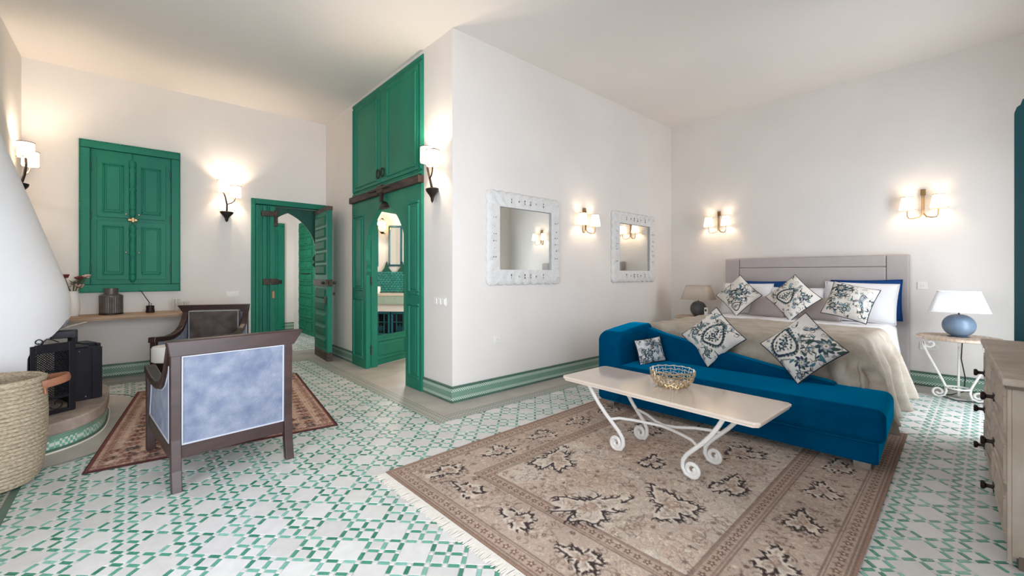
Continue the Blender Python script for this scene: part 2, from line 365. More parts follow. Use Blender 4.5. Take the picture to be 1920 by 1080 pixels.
# plain slabs along the walls, each slab a piece of its own
def slabs(x0, x1, y0, y1, step):
    lx, ly = x1-x0, y1-y0; n = max(1, round((lx if lx > ly else ly)/step))
    for i in range(n):
        if lx > ly: b = (x0+lx*i/n+.001, x0+lx*(i+1)/n-.001, y0, y1)
        else: b = (x0, x1, y0+ly*i/n+.001, y0+ly*(i+1)/n-.001)
        MB().box(*b, -.004, random.uniform(-.0004, .0003)).build('stone_slab', 'slab', floor)
slabs(2.11, X2, 3.30, Y1, .6); slabs(X2, 6.56, 3.30, Y3, .6); slabs(6.56, X4, Y5, Y3, .6); slabs(-.95, 2.11, 6.94, Y1, .6)
slabs(X2, X2+.15, 4.3, 5.85, .8); slabs(1.36, 2.34, Y1, 7.75, .5)
slabs(X2+.15, 5.45, 3.75, 7.2, .5)
slabs(-.95, -.65, Y5, 4.3, .6); slabs(-.95, -.51, 6.3, 6.94, .5)
# plain margin around the hearth
b = MB(); N = 28
def sup(t, ax, by, n=3): c, s = math.cos(t), math.sin(t); return (-.95+ax*abs(c)**(2/n), 5.3+by*math.copysign(abs(s)**(2/n), s))
b.prism([sup(-PI/2+PI*i/N, 1.02, 1.14) for i in range(N+1)], -.004, 0, 'z'); b.build('hearth_margin', 'slab', floor)
b = MB(); O = [sup(-PI/2+PI*i/N, 1.04, 1.16)+(.0005,) for i in range(N+1)]
b.tube(O, .006, 4); b.build('margin_line', 'slab_line', floor)
# border mosaic bands
def band(x0, x1, y0, y1):
    mos = MB().box(x0, x1, y0, y1, -.004, 0).build('mosaic_border', 'border_mosaic', floor)
    lx, ly = x1-x0, y1-y0; b = MB()
    for f in (0, .27, .70, .97):
        if lx > ly: b.box(x0, x1, y0+f*ly, y0+f*ly+.005, -.004, .0006)
        else: b.box(x0+f*lx, x0+f*lx+.005, y0, y1, -.004, .0006)
    b.build('border_line', 'slab_line', mos)
band(1.97, 2.11, 3.16, 6.94); band(2.11, 6.56, 3.16, 3.30); band(6.42, 6.56, Y5, 3.16); band(-.51, 1.97, 6.80, 6.94); band(-.65, -.545, Y5, 4.15)
MB().box(-.545, -.51, Y5, 4.15, -.004, 0).build('green_border_strip', 'mosaic_dark', floor)
for i in range(60):   # pointed green tiles beside the strip
    y = .5+i*.06
    if y > 4.1: break
    MB().prism([(-.64, y), (-.56, y+.004), (-.56, y+.044)], -.003, .0007, 'z').build('pointed_tile', 'mosaic_dark', floor)

# ------------------------------------------------------------------ tiled baseboards
def baseboard(name, label, loc, rz, L, h=.165):
    e = thing(name, label, 'baseboard', loc, rz, kind='structure')
    MB().box(0, L, -.016, 0, 0, h*.14).build('foot_band', 'mosaic_dark', e)
    MB().box(0, L, -.014, 0, h*.14, h*.32).build('checker_row', 'mosaic_check', e)
    MB().box(0, L, -.013, 0, h*.32, h*.66).build('middle_band', 'mosaic_green', e)
    MB().box(0, L, -.014, 0, h*.66, h*.86).build('checker_row', 'mosaic_check', e)
    MB().box(0, L, -.017, 0, h*.86, h).build('cap_band', 'mosaic_dark', e)
    return e
baseboard('baseboard_mirror_wall', 'green mosaic baseboard under the two mirrors', (X2-.016, Y3, 0), 0, X4-X2+.01)
baseboard('baseboard_corner', 'short green mosaic baseboard between teal doorway and corner', (X2, 4.13, 0), FACE_NX, .555)
baseboard('baseboard_inner', 'short tiled baseboard behind the open entry door leaf', (X2, Y1-.02, 0), FACE_NX, 1.19)
baseboard('baseboard_entry', 'green mosaic baseboard under the wooden wall shelf', (X0, Y1, 0), 0, 1.30-X0)
baseboard('baseboard_bed', 'green mosaic baseboard behind the bed and nightstands', (X4, Y3-.02, 0), FACE_NX, Y3-Y5-.02)
baseboard('baseboard_corridor', 'tiled baseboard at the end of the corridor', (2.60, 10.8, 0), 0, .2)
baseboard('baseboard_corridor_right', 'tiled baseboard along the right corridor wall', (2.80, 9.1, 0), FACE_NX, 1.45)
# ------------------------------------------------------------------ doors
def arch_pts(cx, half, spring, apex, n=14, cusp=.05):
    """left-to-right outline of a pointed horseshoe arch with small cusps at the springing"""
    L = [(cx-half, spring-.22), (cx-half+cusp*.9, spring-.17), (cx-half+cusp*.2, spring-.12), (cx-half+cusp, spring-.07)]
    for i in range(n+1):
        t = i/n; ang = PI*(1-t/2)
        x = cx+half*1.03*math.cos(ang)*(1 if t > .12 else .97+.25*t); z = spring+(apex-spring)*(.86*math.sin(ang-PI/2+PI/2 if False else PI-ang)+.14*t**3)
        L.append((x, z))
    Rr = [(2*cx-x, z) for x, z in reversed(L[:-1])]
    return L+Rr
def arch_panel(x0, x1, z1, cx, half, spring, apex, y0, y1, name, m, parent):
    P = arch_pts(cx, half, spring, apex); k = len(P)//2
    b = MB(); b.prism([(x0, 0), (cx-half, 0)]+P[:k+1]+[(cx, z1), (x0, z1)], y0, y1, 'y')
    b.prism([(cx, z1)]+P[k:]+[(cx+half, 0), (x1, 0), (x1, z1)], y0, y1, 'y')
    return b.build(name, m, parent, bevel=.004, seg=1)
# entry door
d1 = thing('door_1', 'green arched entry door with one carved leaf standing open', 'door', (1.31, Y1, 0), 0, kind='structure')
b = MB().box(0, .055, -.03, .12, 0, 2.43).box(1.02, 1.075, -.03, .12, 0, 2.43).box(.055, 1.02, -.03, .12, 2.35, 2.43); b.build('door_frame', 'green_paint', d1, bevel=.006, seg=1)
arch_panel(.055, 1.02, 2.35, .54, .41, 1.62, 2.27, .12, .16, 'arch_panel', 'green_dark', d1)
lf = MB().box(.06, .33, -.012, .03, .01, 2.34).build('fixed_leaf', 'green_paint', d1, bevel=.004, seg=1)
for i, (a0, a1, h) in enumerate(((.10, .125, .014), (.145, .20, .022), (.21, .225, .012), (.24, .315, .03))):
    MB().raised(a0, a1, .02, 2.33, -.012, h, .006).build('upright_moulding', 'green_paint', lf)
MB().box(.15, .36, -.055, -.02, 1.13, 1.22).build('latch_plate', 'worn_iron', lf, bevel=.006)
MB().box(.33, .41, -.05, -.03, 1.14, 1.20).build('latch_bolt', 'iron', lf)
MB().raised(.268, .308, .92, 1.04, -.042, .01, .004).build('lock_plate', 'brass', lf)
MB().box(.13, .34, -.055, -.02, 2.17, 2.25).build('top_hinge', 'worn_iron', lf, bevel=.006)
MB().box(.30, .35, -.065, -.02, 2.02, 2.27).build('pivot_block', 'worn_iron', lf, bevel=.008)
ol = MB().box(0, .74, -.006, .062, .01, 2.28).build('open_leaf', 'green_paint', d1, bevel=.004, seg=1)
ol.location = (.885, -.10, 0); ol.rotation_euler = (0, 0, R(-94))
for i in range(5): MB().raised(.06, .66, 1.28+i*.187, 1.28+i*.187+.155, -.006, .022, .03).build('leaf_panel', 'corridor_green', ol)
for i in range(5): MB().raised(.06, .66, .17+i*.187, .17+i*.187+.155, -.006, .022, .03).build('leaf_panel', 'corridor_green', ol)
MB().box(-.01, .755, -.03, .064, 1.11, 1.21).build('iron_band', 'worn_iron', ol, bevel=.004)
MB().box(0, .75, -.012, .066, 2.24, 2.30).build('top_rail', 'worn_wood', ol); MB().box(0, .75, -.012, .066, .0, .13).build('kick_rail', 'worn_wood', ol)
MB().box(.66, .70, -.03, -.006, .84, .96).build('lock_plate', 'worn_iron', ol, bevel=.004)
b = MB().sphere((.62, -.045, 1.16), .022).sphere((.755, .09, 1.16), .022).sphere((.75, .085, 1.0), .02); b.build('knob', 'worn_iron', ol, smooth=True)
b = MB().box(.752, .80, .0, .06, 1.13, 1.19); b.build('bolt_keeper', 'worn_iron', ol)
# corridor doors
d3 = thing('door_3', 'green coffered door on the corridor right wall', 'door', (2.80, 10.25, 0), FACE_NX, kind='structure')
MB().box(0, 1.1, -.04, 0, 0, 2.42).build('door_board', 'corridor_green', d3, bevel=.004, seg=1)
for i in range(9):
    for j in range(2): MB().mould(.08+j*.48, .52+j*.48, .10+i*.255, .10+i*.255+.225, -.04, .05, .03).build('coffer', 'green_dark' if False else 'corridor_green', d3)
MB().tube([(.3, -.07, 1.3), (.8, -.07, 1.3)], .012).build('bolt', 'iron', d3)
d4 = thing('door_4', 'plain green door at the end of the corridor', 'door', (1.65, 10.8, 0), 0, kind='structure')
MB().box(0, .95, -.03, 0, 0, 2.45).build('door_board', 'green_paint', d4, bevel=.004); MB().mould(0, .95, 0, 2.45, -.03, .07, .03).build('casing', 'green_paint', d4)
MB().mould(.14, .81, .2, 1.1, -.03, .03, .015).mould(.14, .81, 1.2, 2.3, -.03, .03, .015).build('panel_moulding', 'green_paint', d4)
# bathroom doorway with cupboard above
d2 = thing('door_2', 'tall green doorway with arched opening, mirrored leaf and cupboard above', 'door', (X2, 6.114, 0), FACE_NX, kind='structure')
arch_panel(0, 1.982, 2.30, 1.05, .56, 1.50, 2.19, -.03, .03, 'arch_surround', 'green_paint', d2)
MB().box(.0, .46, .03, .15, 0, 2.3).box(1.64, 1.982, .03, .15, 0, 2.3).build('jamb_lining', 'green_paint', d2)
for a0, a1 in ((.06, .40), (1.69, 1.93)):
    for z0, z1 in ((.12, .97), (1.06, 2.12)):
        pn = MB().mould(a0, a1, z0, z1, -.03, .035, .016).build('panel_moulding', 'green_paint', d2)
        MB().raised(a0+.06, a1-.06, z0+.06, z1-.06, -.03, .010, .012).build('raised_panel', 'green_paint', pn)
MB().box(-.005, 1.985, -.075, .0, 2.30, 2.385).build('timber_beam', 'worn_wood', d2, bevel=.008)
b = MB().tube([(.72, -.09, 2.365), (1.3, -.09, 2.365)], .018).box(.98, 1.12, -.10, -.06, 2.31, 2.40); bo = b.build('iron_bolt', 'worn_iron', d2, smooth=True)
b = MB().tube([(1.06, -.07, 2.32), (1.06, -.07, 2.20)], .024).lathe([(.005, .09), (.05, .08), (.10, .05), (.125, .01), (.125, 0)], 16, (1.06, -.03, 2.12), 1, .35); b.build('iron_pivot_cap', 'iron', d2, smooth=True)
cb = MB().box(0, 1.982, -.012, .0, 2.385, 3.722).build('upper_cupboard', 'green_paint', d2)
MB().mould(0, 1.982, 2.385, 3.722, -.012, .06, .022).build('casing', 'green_paint', cb)
for a0, a1, hx in ((.10, .93, .90), (.95, 1.90, 1.03)):
    dr = MB().raised(a0, a1, 2.46, 3.64, -.012, .018, .004).build('cupboard_door', 'green_paint', d2)
    s0, s1 = (a0+.04, a1-.09) if a0 < .5 else (a0+.18, a1-.04)
    MB().mould(s0, s1, 2.50, 3.60, -.03, .025, .014).build('door_moulding', 'green_paint', dr)
    MB().tube([(hx+.045*math.sin(t*PI/8), -.045, 2.58+.055*math.cos(t*PI/8)) for t in range(16)], .008, 6, closed=True).build('ring_handle', 'iron', dr, smooth=True)
lf = MB().box(0, .78, 0, .045, .015, .43).box(0, .075, 0, .045, .43, 2.28).box(.66, .78, 0, .045, .43, 2.28).box(.075, .66, 0, .045, 2.18, 2.28).build('mirror_leaf', 'green_paint', d2, bevel=.004, seg=1)
lf.location = (.473, .059, 0); lf.rotation_euler = (0, 0, math.atan2(.932, -.362))
MB().box(.075, .66, .008, .03, .43, 2.18).build('mirror_pane', 'mirror', lf)
MB().mould(.09, .69, .09, .37, 0, .03, .014).raised(.14, .64, .14, .32, 0, .008, .01).build('leaf_panel', 'green_paint', lf)
for z in (.25, 1.2, 2.1): MB().tube([(-.012, -.006, z-.06), (-.012, -.006, z+.06)], .011).build('hinge', 'worn_iron', lf, smooth=True)
# terrace door leaf swung into the room beyond the dresser, scalloped top
d5 = thing('door_5', 'teal arched terrace door leaf beside the dresser', 'door', (5.02, -.14, 0), FACE_NX, kind='structure')
top = [(0, 2.52), (.012, 2.56), (.03, 2.575), (.04, 2.61), (.07, 2.635), (.085, 2.68), (.12, 2.71), (.16, 2.78), (.22, 2.84), (.30, 2.89), (.38, 2.92), (.43, 2.93)]
MB().prism([(0, .02)]+[(.43, .02)]+top[::-1], -.03, .02, 'y').build('door_leaf', 'teal_door', d5)
MB().mould(.06, .37, .2, 1.15, -.03, .03, .012).mould(.06, .37, 1.25, 2.45, -.03, .03, .012).build('panel_moulding', 'teal_door', d5)

# ------------------------------------------------------------------ windows (behind the camera; daylight enters here)
def window(name, label, loc, rz, wd, z0, z1, cols, rows):
    e = thing(name, label, 'window', loc, rz, kind='structure')
    b = MB().box(0, wd, -.01, .08, z0, z0+.06).box(0, wd, -.01, .08, z1-.06, z1).box(0, .06, -.01, .08, z0, z1).box(wd-.06, wd, -.01, .08, z0, z1)
    b.build('window_frame', 'teal_door', e)
    for i in range(1, cols): MB().box(wd*i/cols-.015, wd*i/cols+.015, .0, .04, z0, z1).build('mullion', 'teal_door', e)
    for j in range(1, rows): MB().box(0, wd, .0, .04, z0+(z1-z0)*j/rows-.012, z0+(z1-z0)*j/rows+.012).build('glazing_bar', 'teal_door', e)
window('window_1', 'wide garden opening with slim teal frame behind the camera', (1.8, Y5, 0), PI, 2.5, 0, 2.6, 1, 1)
window('window_2', 'teal framed side window near the camera', (X0, .5, 0), FACE_PX, 2.0, .5, 2.5, 1, 1)
window('window_3', 'narrow teal framed terrace doorway', (5.94, Y5, 0), PI, .88, 0, 2.45, 1, 1)

# ------------------------------------------------------------------ green wall cupboard
wc = thing('wall_cupboard', 'green shuttered wall cupboard with turned middle post above the wooden shelf', 'cupboard', (-.49, Y1, 1.065))
WW, WH = .968, 1.865
MB().box(0, WW, -.03, -.001, 0, WH).build('backing', 'green_paint', wc)
MB().mould(0, WW, 0, WH, -.03, .10, .04, .004).build('casing', 'green_paint', wc)
b = MB()   # beaded edge of the casing
for i in range(int(WW/.022)):
    for z in (.012, WH-.012): b.sphere((.011+i*.022, -.070, z), .008, 4)
for i in range(int(WH/.022)):
    for x in (.012, WW-.012): b.sphere((x, -.070, .011+i*.022), .008, 4)
b.build('beaded_edge', 'green_paint', wc)['kind'] = 'stuff'
for s in (0, 1):
    x0, x1 = (.155, .452) if s == 0 else (.516, .813)
    st = MB().raised(.105 if s == 0 else .49, .478 if s == 0 else .863, .10, 1.765, -.03, .014, .003).build('shutter', 'green_paint', wc)
    for z in (.30, .95, 1.55): MB().box(*((.098, .112) if s == 0 else (.856, .87)), -.065, -.03, z-.05, z+.05).build('hinge', 'green_dark', st, bevel=.004)
    for z0, z1, zk in ((.16, .895, .50), (.935, 1.665, .985)):
        dr = MB().raised(x0, x1, z0, z1, -.044, .018, .003).build('small_door', 'green_paint', wc)
        MB().mould(x0+.05, x1-.05, z0+.06, z1-.06, -.062, .022, .012).raised(x0+.085, x1-.085, z0+.095, z1-.095, -.062, .006, .006).build('door_panel', 'green_paint', dr)
        kx = x1-.03 if s == 0 else x0+.03
        MB().sphere((kx, -.078, zk), .013, 6).build('knob', 'silver', dr, smooth=True)
prof = [(.012, 0), (.02, .02), (.026, .05), (.018, .09), (.026, .11), (.026, .13), (.018, .15), (.024, .25), (.018, .33), (.028, .35), (.028, .37), (.018, .39), (.025, .48), (.018, .56), (.028, .59), (.028, .62), (.02, .64), (.03, .70), (.014, .74)]
for z in (.13, .95): MB().lathe([(r*1.35, h*.98) for r, h in prof], 12, (.484, -.062, z)).build('turned_post', 'green_paint', wc, smooth=True)
MB().box(.44, .53, -.10, -.06, .90, .93).box(.475, .50, -.11, -.06, .885, .945).build('latch', 'brass', wc, bevel=.003)

# ------------------------------------------------------------------ carved mirrors
def wall_mirror(label, x0):
    e = thing('wall_mirror', label, 'mirror', (x0, Y3, 1.185), 0, 'carved white mirrors')
    Wm, Hm, f = 1.14, 1.01, .158
    def edge(n, L, amp=.016):  # scalloped edge profile
        return [(L*i/n, amp*abs(math.sin(PI*i/n*9))**.6) for i in range(n+1)]
    n = 54; E = edge(n, 1.)
    outer = [(x*Wm, -.012+a*1.2) for x, a in E][:-1]
    outer = [(x*Wm, -a) for x, a in E][:-1]+[(Wm+a, x*Hm) for x, a in E][:-1]+[(Wm-x*Wm, Hm+a) for x, a in E][:-1]+[(-a, Hm-x*Hm) for x, a in E][:-1]
    m = len(outer); q = n
    inner = []
    for i, (x, z) in enumerate(outer):
        s, t = divmod(i, q); t /= q
        inner.append([(f+t*(Wm-2*f), f), (Wm-f, f+t*(Hm-2*f)), (Wm-f-t*(Wm-2*f), Hm-f), (f, Hm-f-t*(Hm-2*f))][s])
    rings = []
    for k, y in ((0, -.002), (0, -.022), (.1, -.034), (.35, -.040), (.65, -.032), (.88, -.040), (1, -.034), (1, -.006)):
        rings.append([(o[0]*(1-k)+i[0]*k, y+(.004*math.sin(40*o[0]+31*o[1]) if 0 < k < 1 else 0), o[1]*(1-k)+i[1]*k) for o, i in zip(outer, inner)])
    b = MB(); V = [p for r in rings for p in r]; F = []
    for r in range(len(rings)-1):
        for i in range(m): F.append((r*m+i, r*m+(i+1) % m, (r+1)*m+(i+1) % m, (r+1)*m+i))
    b.add(V, F); fr = b.build('carved_frame', 'frame_white', e, smooth=True, angle=60)
    MB().box(f-.004, Wm-f+.004, -.012, -.004, f-.004, Hm-f+.004).build('mirror_glass', 'mirror', e)
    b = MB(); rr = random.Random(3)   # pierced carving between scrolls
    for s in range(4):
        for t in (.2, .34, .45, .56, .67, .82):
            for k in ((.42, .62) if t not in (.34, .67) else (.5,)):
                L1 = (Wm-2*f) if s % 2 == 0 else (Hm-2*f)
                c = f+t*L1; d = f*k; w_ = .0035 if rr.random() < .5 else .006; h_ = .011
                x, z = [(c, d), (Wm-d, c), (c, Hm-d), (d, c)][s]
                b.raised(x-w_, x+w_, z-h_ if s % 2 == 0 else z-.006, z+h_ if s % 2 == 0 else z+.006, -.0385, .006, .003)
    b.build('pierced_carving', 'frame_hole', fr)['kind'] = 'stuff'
    b = MB()
    for s in range(4):
        for i in range(9):
            t = (i+.5)/9; L1 = Wm if s % 2 == 0 else Hm; c = t*L1; d = .05
            x, z = [(c, d), (Wm-d, c), (c, Hm-d), (d, c)][s]
            b.tube([(x+.028*math.cos(a_*.7)*(1-a_/14), -.037, z+.028*math.sin(a_*.7)*(1-a_/14)) for a_ in range(12)], .006, 5)
    b.build('carved_scrolls', 'frame_white', fr, smooth=True)['kind'] = 'stuff'
wall_mirror('carved white square mirror nearest the wall corner', 2.83)
wall_mirror('carved white square mirror nearest the bed', 5.10)

# ------------------------------------------------------------------ wall lamps
def bulb(parent, loc, power, r=.03, col=(1, .83, .64)):
    l = bpy.data.lights.new('bulb_light', 'POINT'); l.energy = power; l.shadow_soft_size = r; l.color = col
    o = bpy.data.objects.new('bulb_light', l); COL.objects.link(o); o.parent = parent; o.location = loc
SCW = 5.0
def brass_sconce(label, loc, rz):
    e = thing('brass_wall_lamp', label, 'wall lamp', loc, rz, 'twin-arm brass wall lamps')
    MB().box(-.022, .022, -.03, 0, -.035, .035).build('wall_plate', 'brass', e, bevel=.004)
    b = MB().tube([(-.008, -.035, .0), (-.008, -.035, -.26)], .006, 6).tube([(.008, -.035, 0), (.008, -.035, -.26)], .006, 6); b.build('stem', 'brass', e, smooth=True)
    for s in (-1, 1):
        P = [(s*.008, -.035, -.25), (s*.03, -.045, -.285), (s*.08, -.07, -.30), (s*.115, -.085, -.297), (s*.128, -.09, -.27), (s*.13, -.09, -.20)]
        MB().tube(P, .007, 8).build('arm', 'brass', e, smooth=True)
        sh = MB().lathe([(.075, -.20), (.048, -.05)], 24, (s*.13, -.09, 0), cap=False).build('shade', 'shade_lit', e, smooth=True)
        for r_, z_ in ((.0755, -.20), (.0485, -.05)): MB().tube([(s*.13+r_*math.cos(t*PI/12), -.09+r_*math.sin(t*PI/12), z_) for t in range(24)], .003, 5, closed=True).build('shade_rim', 'brass', sh)
        bulb(e, (s*.13, -.09, -.12), SCW*.42, .02)
    return e
brass_sconce('brass twin-shade wall lamp between the two mirrors', (4.47, Y3, 2.135), 0)
brass_sconce('brass twin-shade wall lamp above the left side of the headboard', (X4, 2.78, 2.235), FACE_NX)
brass_sconce('brass twin-shade wall lamp above the right side of the headboard', (X4, .49, 2.24), FACE_NX)
def iron_sconce(label, loc, rz, flip=1):
    e = thing('iron_wall_lamp', label, 'wall lamp', loc, rz, 'twin-shade iron wall lamps')
    MB().lathe([(.004, -.02), (.018, 0), (.022, .03), (.04, .06), (.078, .10), (.085, .125), (.07, .13), (.01, .125)], 20, (0, -.06, 0), 1, .72).build('cone_bracket', 'iron', e, smooth=True)
    MB().tube([(0, -.06, .12), (0, -.085, .22), (flip*-.02, -.10, .32), (flip*-.045, -.10, .40)], [.013, .012, .011, .010]).build('stem', 'iron', e, smooth=True)
    MB().tube([(flip*-.005, -.088, .23), (flip*.05, -.10, .25), (flip*.085, -.11, .285), (flip*.10, -.115, .335)], [.008, .008, .007, .007]).build('branch', 'iron', e, smooth=True)
    for x, y, z in ((flip*-.045, -.10, .40), (flip*.10, -.115, .335)):
        sh = MB().lathe([(.068, 0), (.066, .16)], 24, (x, y, z), cap=False).build('shade', 'shade_lit_round', e, smooth=True)
        for zz in (0, .16): MB().tube([(x+.068*math.cos(t*PI/12), y+.068*math.sin(t*PI/12), z+zz) for t in range(24)], .0035, 5, closed=True).build('shade_rim', 'iron', sh)
        bulb(e, (x, y, z+.10), SCW*2.3, .02)
    return e
iron_sconce('dark iron two-shade wall lamp between wall cupboard and entry door', (1.0, Y1, 2.06), 0)
iron_sconce('dark iron two-shade wall lamp beside the bathroom doorway at the corner', (X2, 3.86, 2.06), FACE_NX)
iron_sconce('dark iron two-shade wall lamp half hidden behind the fireplace hood', (X0, 6.83, 2.13), FACE_PX)

# ------------------------------------------------------------------ switches and sockets
def plate(name, label, loc, rz, gangs, kind):
    e = thing(name, label, 'switch' if kind != 'socket' else 'socket', loc, rz)
    wd = .075*gangs+.01
    MB().box(-wd/2, wd/2, -.01, 0, -.042, .042).build('cover_plate', 'plastic_white', e, bevel=.003)
    for i in range(gangs):
        x = -wd/2+.0425+i*.075
        if kind == 'rocker': MB().raised(x-.028, x+.028, -.03, .03, -.01, .006, .004).build('rocker', 'plastic_white', e)
        elif kind == 'round': MB().tube([(x, -.008, 0), (x, -.022, 0)], .03, 16).build('dial', 'plastic_white', e, smooth=True)
        else:
            MB().tube([(x, -.008, 0), (x, -.013, 0)], .027, 16).build('socket_ring', 'plastic_white', e, smooth=True)
            MB().box(x-.012, x-.008, -.0145, -.012, -.003, .003).box(x+.008, x+.012, -.0145, -.012, -.003, .003).build('pin_hole', 'screen_dark', e)
plate('dimmer_switch', 'white double round dimmer beside the entry door', (1.08, Y1, 1.0), 0, 2, 'round')
plate('light_switch', 'white triple light switch right of the bathroom doorway', (X2, 3.80, 1.01), FACE_NX, 3, 'rocker')
plate('wall_socket', 'white wall socket low under the corner mirror', (2.975, Y3, .58), 0, 1, 'socket')
plate('wall_socket', 'white wall socket beside the headboard above nightstand height', (X4, .497, 1.16), FACE_NX, 1, 'socket')
plate('wall_socket', 'white double wall socket behind the right nightstand', (X4, .44, .46), FACE_NX, 2, 'socket')
# ------------------------------------------------------------------ fireplace
fp = thing('fireplace', 'white plaster corner fireplace with sloping hood and curved stone hearth', 'fireplace', (-.95, 5.3, 0))
def hood_ab(z):
    T = [(0, .55, .66), (.95, .55, .66), (1.08, .552, .66), (1.2, .53, .65), (1.665, .39, .57), (2.09, .26, .46), (2.4, .165, .36), (2.95, .02, .16)]
    for i in range(len(T)-1):
        if T[i][0] <= z <= T[i+1][0]:
            k = (z-T[i][0])/(T[i+1][0]-T[i][0]); return T[i][1]*(1-k)+T[i+1][1]*k, T[i][2]*(1-k)+T[i+1][2]*k
    return T[-1][1:]
def z_open(th):
    d = abs(math.degrees(th)); T = [(0, .93), (12, .915), (22, .86), (30, .81), (38, .785), (45, .735), (48, .67), (50, .58)]
    if d >= 50: return 0
    for i in range(len(T)-1):
        if T[i][0] <= d <= T[i+1][0]: k = (d-T[i][0])/(T[i+1][0]-T[i][0]); return T[i][1]*(1-k)+T[i+1][1]*k
ths = [R(-90)+R(180)*i/90 for i in range(91)]
def shell(inset, col_z):
    P = []
    for th in ths:
        zo = max(z_open(th), .0); col = []
        for k in range(41):
            z = zo+(1.0-zo)*k/12 if k <= 12 else 1.0+1.95*(k-12)/28; a_, b_ = hood_ab(z); a_ = max(.01, a_-inset); b_ = max(.02, b_-inset)
            col.append((a_*math.cos(th), -.1+b_*math.sin(th), z))
        P.append(col)
    return P
Po, Pi = shell(0, 0), shell(.07, 0)
b = MB().grid([[p for p in c] for c in Po]); 
b.grid([c[::-1] for c in Pi])
b.grid([[Po[i][0], Pi[i][0]] for i in range(91)])
b.build('plaster_hood', 'hood_plaster', fp, smooth=True, angle=50)
# raised stone hearth
def hs(t, ax, by): p = sup(t, ax, by); return (p[0]+.95, p[1]-5.3)
N = 40
b = MB(); b.prism([hs(-PI/2+PI*i/N, .785, .90) for i in range(N+1)], .125, .215, 'z'); b.build('hearth_slab', 'hearth_stone', fp, bevel=.012)
for z0, z1, off, mt in ((0, .028, .012, 'mosaic_dark'), (.028, .088, .005, 'mosaic_diamond'), (.088, .125, .008, 'mosaic_green')):
    b = MB(); b.prism([hs(-PI/2+PI*i/N, .765+off, .88+off) for i in range(N+1)], z0, z1, 'z'); b.build('mosaic_band', mt, fp)
b = MB(); b.tube([hs(-PI/2+PI*i/N, .785, .90)+(.006,) for i in range(N+1)], .007, 5); b.build('pale_edge_line', 'fringe', fp)
# firebox lining, bricks in courses
fb = MB().box(.005, .05, -.42, .30, .215, 1.1).box(.05, .24, .26, .30, .215, 1.0).build('firebox_back', 'soot', fp)
for k in range(11):
    for j in range(4):
        y0 = -.40+j*.17+(k % 2)*.05; MB().box(.05, .066, y0, min(.26, y0+.155), .225+k*.068, .285+k*.068).build('fire_brick', 'firebrick', fb)
    for j in range(2):
        x0 = .07+j*.085+(k % 2)*.02; MB().box(x0, min(.24, x0+.075), .245, .26, .225+k*.068, .285+k*.068).build('fire_brick', 'firebrick', fb)

# fire screen standing on the hearth
A, B = Vector((-.575, 4.725)), Vector((-.355, 4.865)); ang = math.atan2(B.y-A.y, B.x-A.x); Ls = (B-A).length
fs = thing('fire_screen', 'black metal fire screen with perforated panel on the hearth', 'fire screen', (A.x, A.y, .215), ang)
MB().box(0, .03, -.012, .012, 0, .54).box(Ls-.035, Ls, -.012, .012, 0, .55).box(.03, Ls-.035, -.012, .012, .48, .545).box(.03, Ls-.035, -.012, .012, 0, .03).box(.03, Ls-.035, -.01, .01, .115, .135).build('frame', 'black_metal', fs, bevel=.002)
b = MB(); nx, nz = 11, 19; x0, x1, z0, z1 = .03, Ls-.035, .135, .48
for i in range(-nz, nx+1):
    for s in (1, -1):
        pts = []
        for k in range(nz+1):
            x = x0+(i+k if s == 1 else nx-i-k)*(x1-x0)/nx; z = z0+k*(z1-z0)/nz
            if x0-.001 <= x <= x1+.001: pts.append((x, 0, z))
        if len(pts) > 1: b.tube(pts, .0032, 4)
mm = b.build('perforated_mesh', 'black_metal', fs); mm['kind'] = 'stuff'
def spiral(c, r0, r1, t0, t1, n, plane='xz', y=0):
    P = []
    for i in range(n):
        k = i/(n-1); r = r0+(r1-r0)*k; t = t0+(t1-t0)*k
        P.append((c[0]+r*math.cos(t), y, c[1]+r*math.sin(t)))
    return P
MB().tube([(.04, -.005, .10)]+[(.07, -.005, .05)]+spiral((Ls*.6, .075), .045, .012, R(200), R(560), 20, y=-.005), .004, 5).build('scroll', 'black_metal', fs, smooth=True)
MB().tube(spiral((.05, .565), .03, .008, R(-60), R(300), 16, y=0)+[], .004, 5).build('scroll', 'black_metal', fs, smooth=True)
MB().tube([(.06, 0, .545), (.10, 0, .585), (.14, 0, .57), (.17, 0, .55)], .004, 5).build('scroll', 'black_metal', fs, smooth=True)
# side leaf of the screen going back along the hearth edge
MB().box(Ls-.012, Ls+.012, .0, .05, .0, .575).build('side_post', 'black_metal', fs)
# black metal stove box on the far half of the hearth
sb = thing('stove_box', 'tall black metal box with hinged lid behind the fire screen', 'metal box', (-.40, 5.12, .215), R(20))
MB().box(0, .20, .0, .34, 0, .45).build('body', 'black_metal', sb, bevel=.004)
MB().box(.14, .205, -.012, .0, .005, .445).build('front_flange', 'black_metal', sb); MB().box(-.01, .12, -.02, .2, .455, .465).build('lid', 'black_metal', sb)
MB().box(.12, .20, .1, .3, .45, .475).box(.19, .215, .05, .25, .44, .47).build('hinge', 'black_metal', sb)
MB().sphere((.06, -.004, .42), .006, 5).build('rivet', 'silver', sb); MB().sphere((.10, -.004, .03), .006, 5).build('rivet', 'silver', sb)
# iron bracket and pale rod under the hood lip
gh = thing('hood_bracket', 'dark iron bracket with pale rod under the hood lip', 'bracket', (-.46, 5.12, .80)); 
MB().box(-.05, .10, 0, .12, -.04, .02).box(.07, .10, .1, .16, -.09, .01).build('bracket', 'black_metal', gh, bevel=.004); MB().tube([(-.04, -.03, .02), (.05, .08, .05), (.15, .18, .07)], .006, 6).build('rod', 'silver', gh, smooth=True)

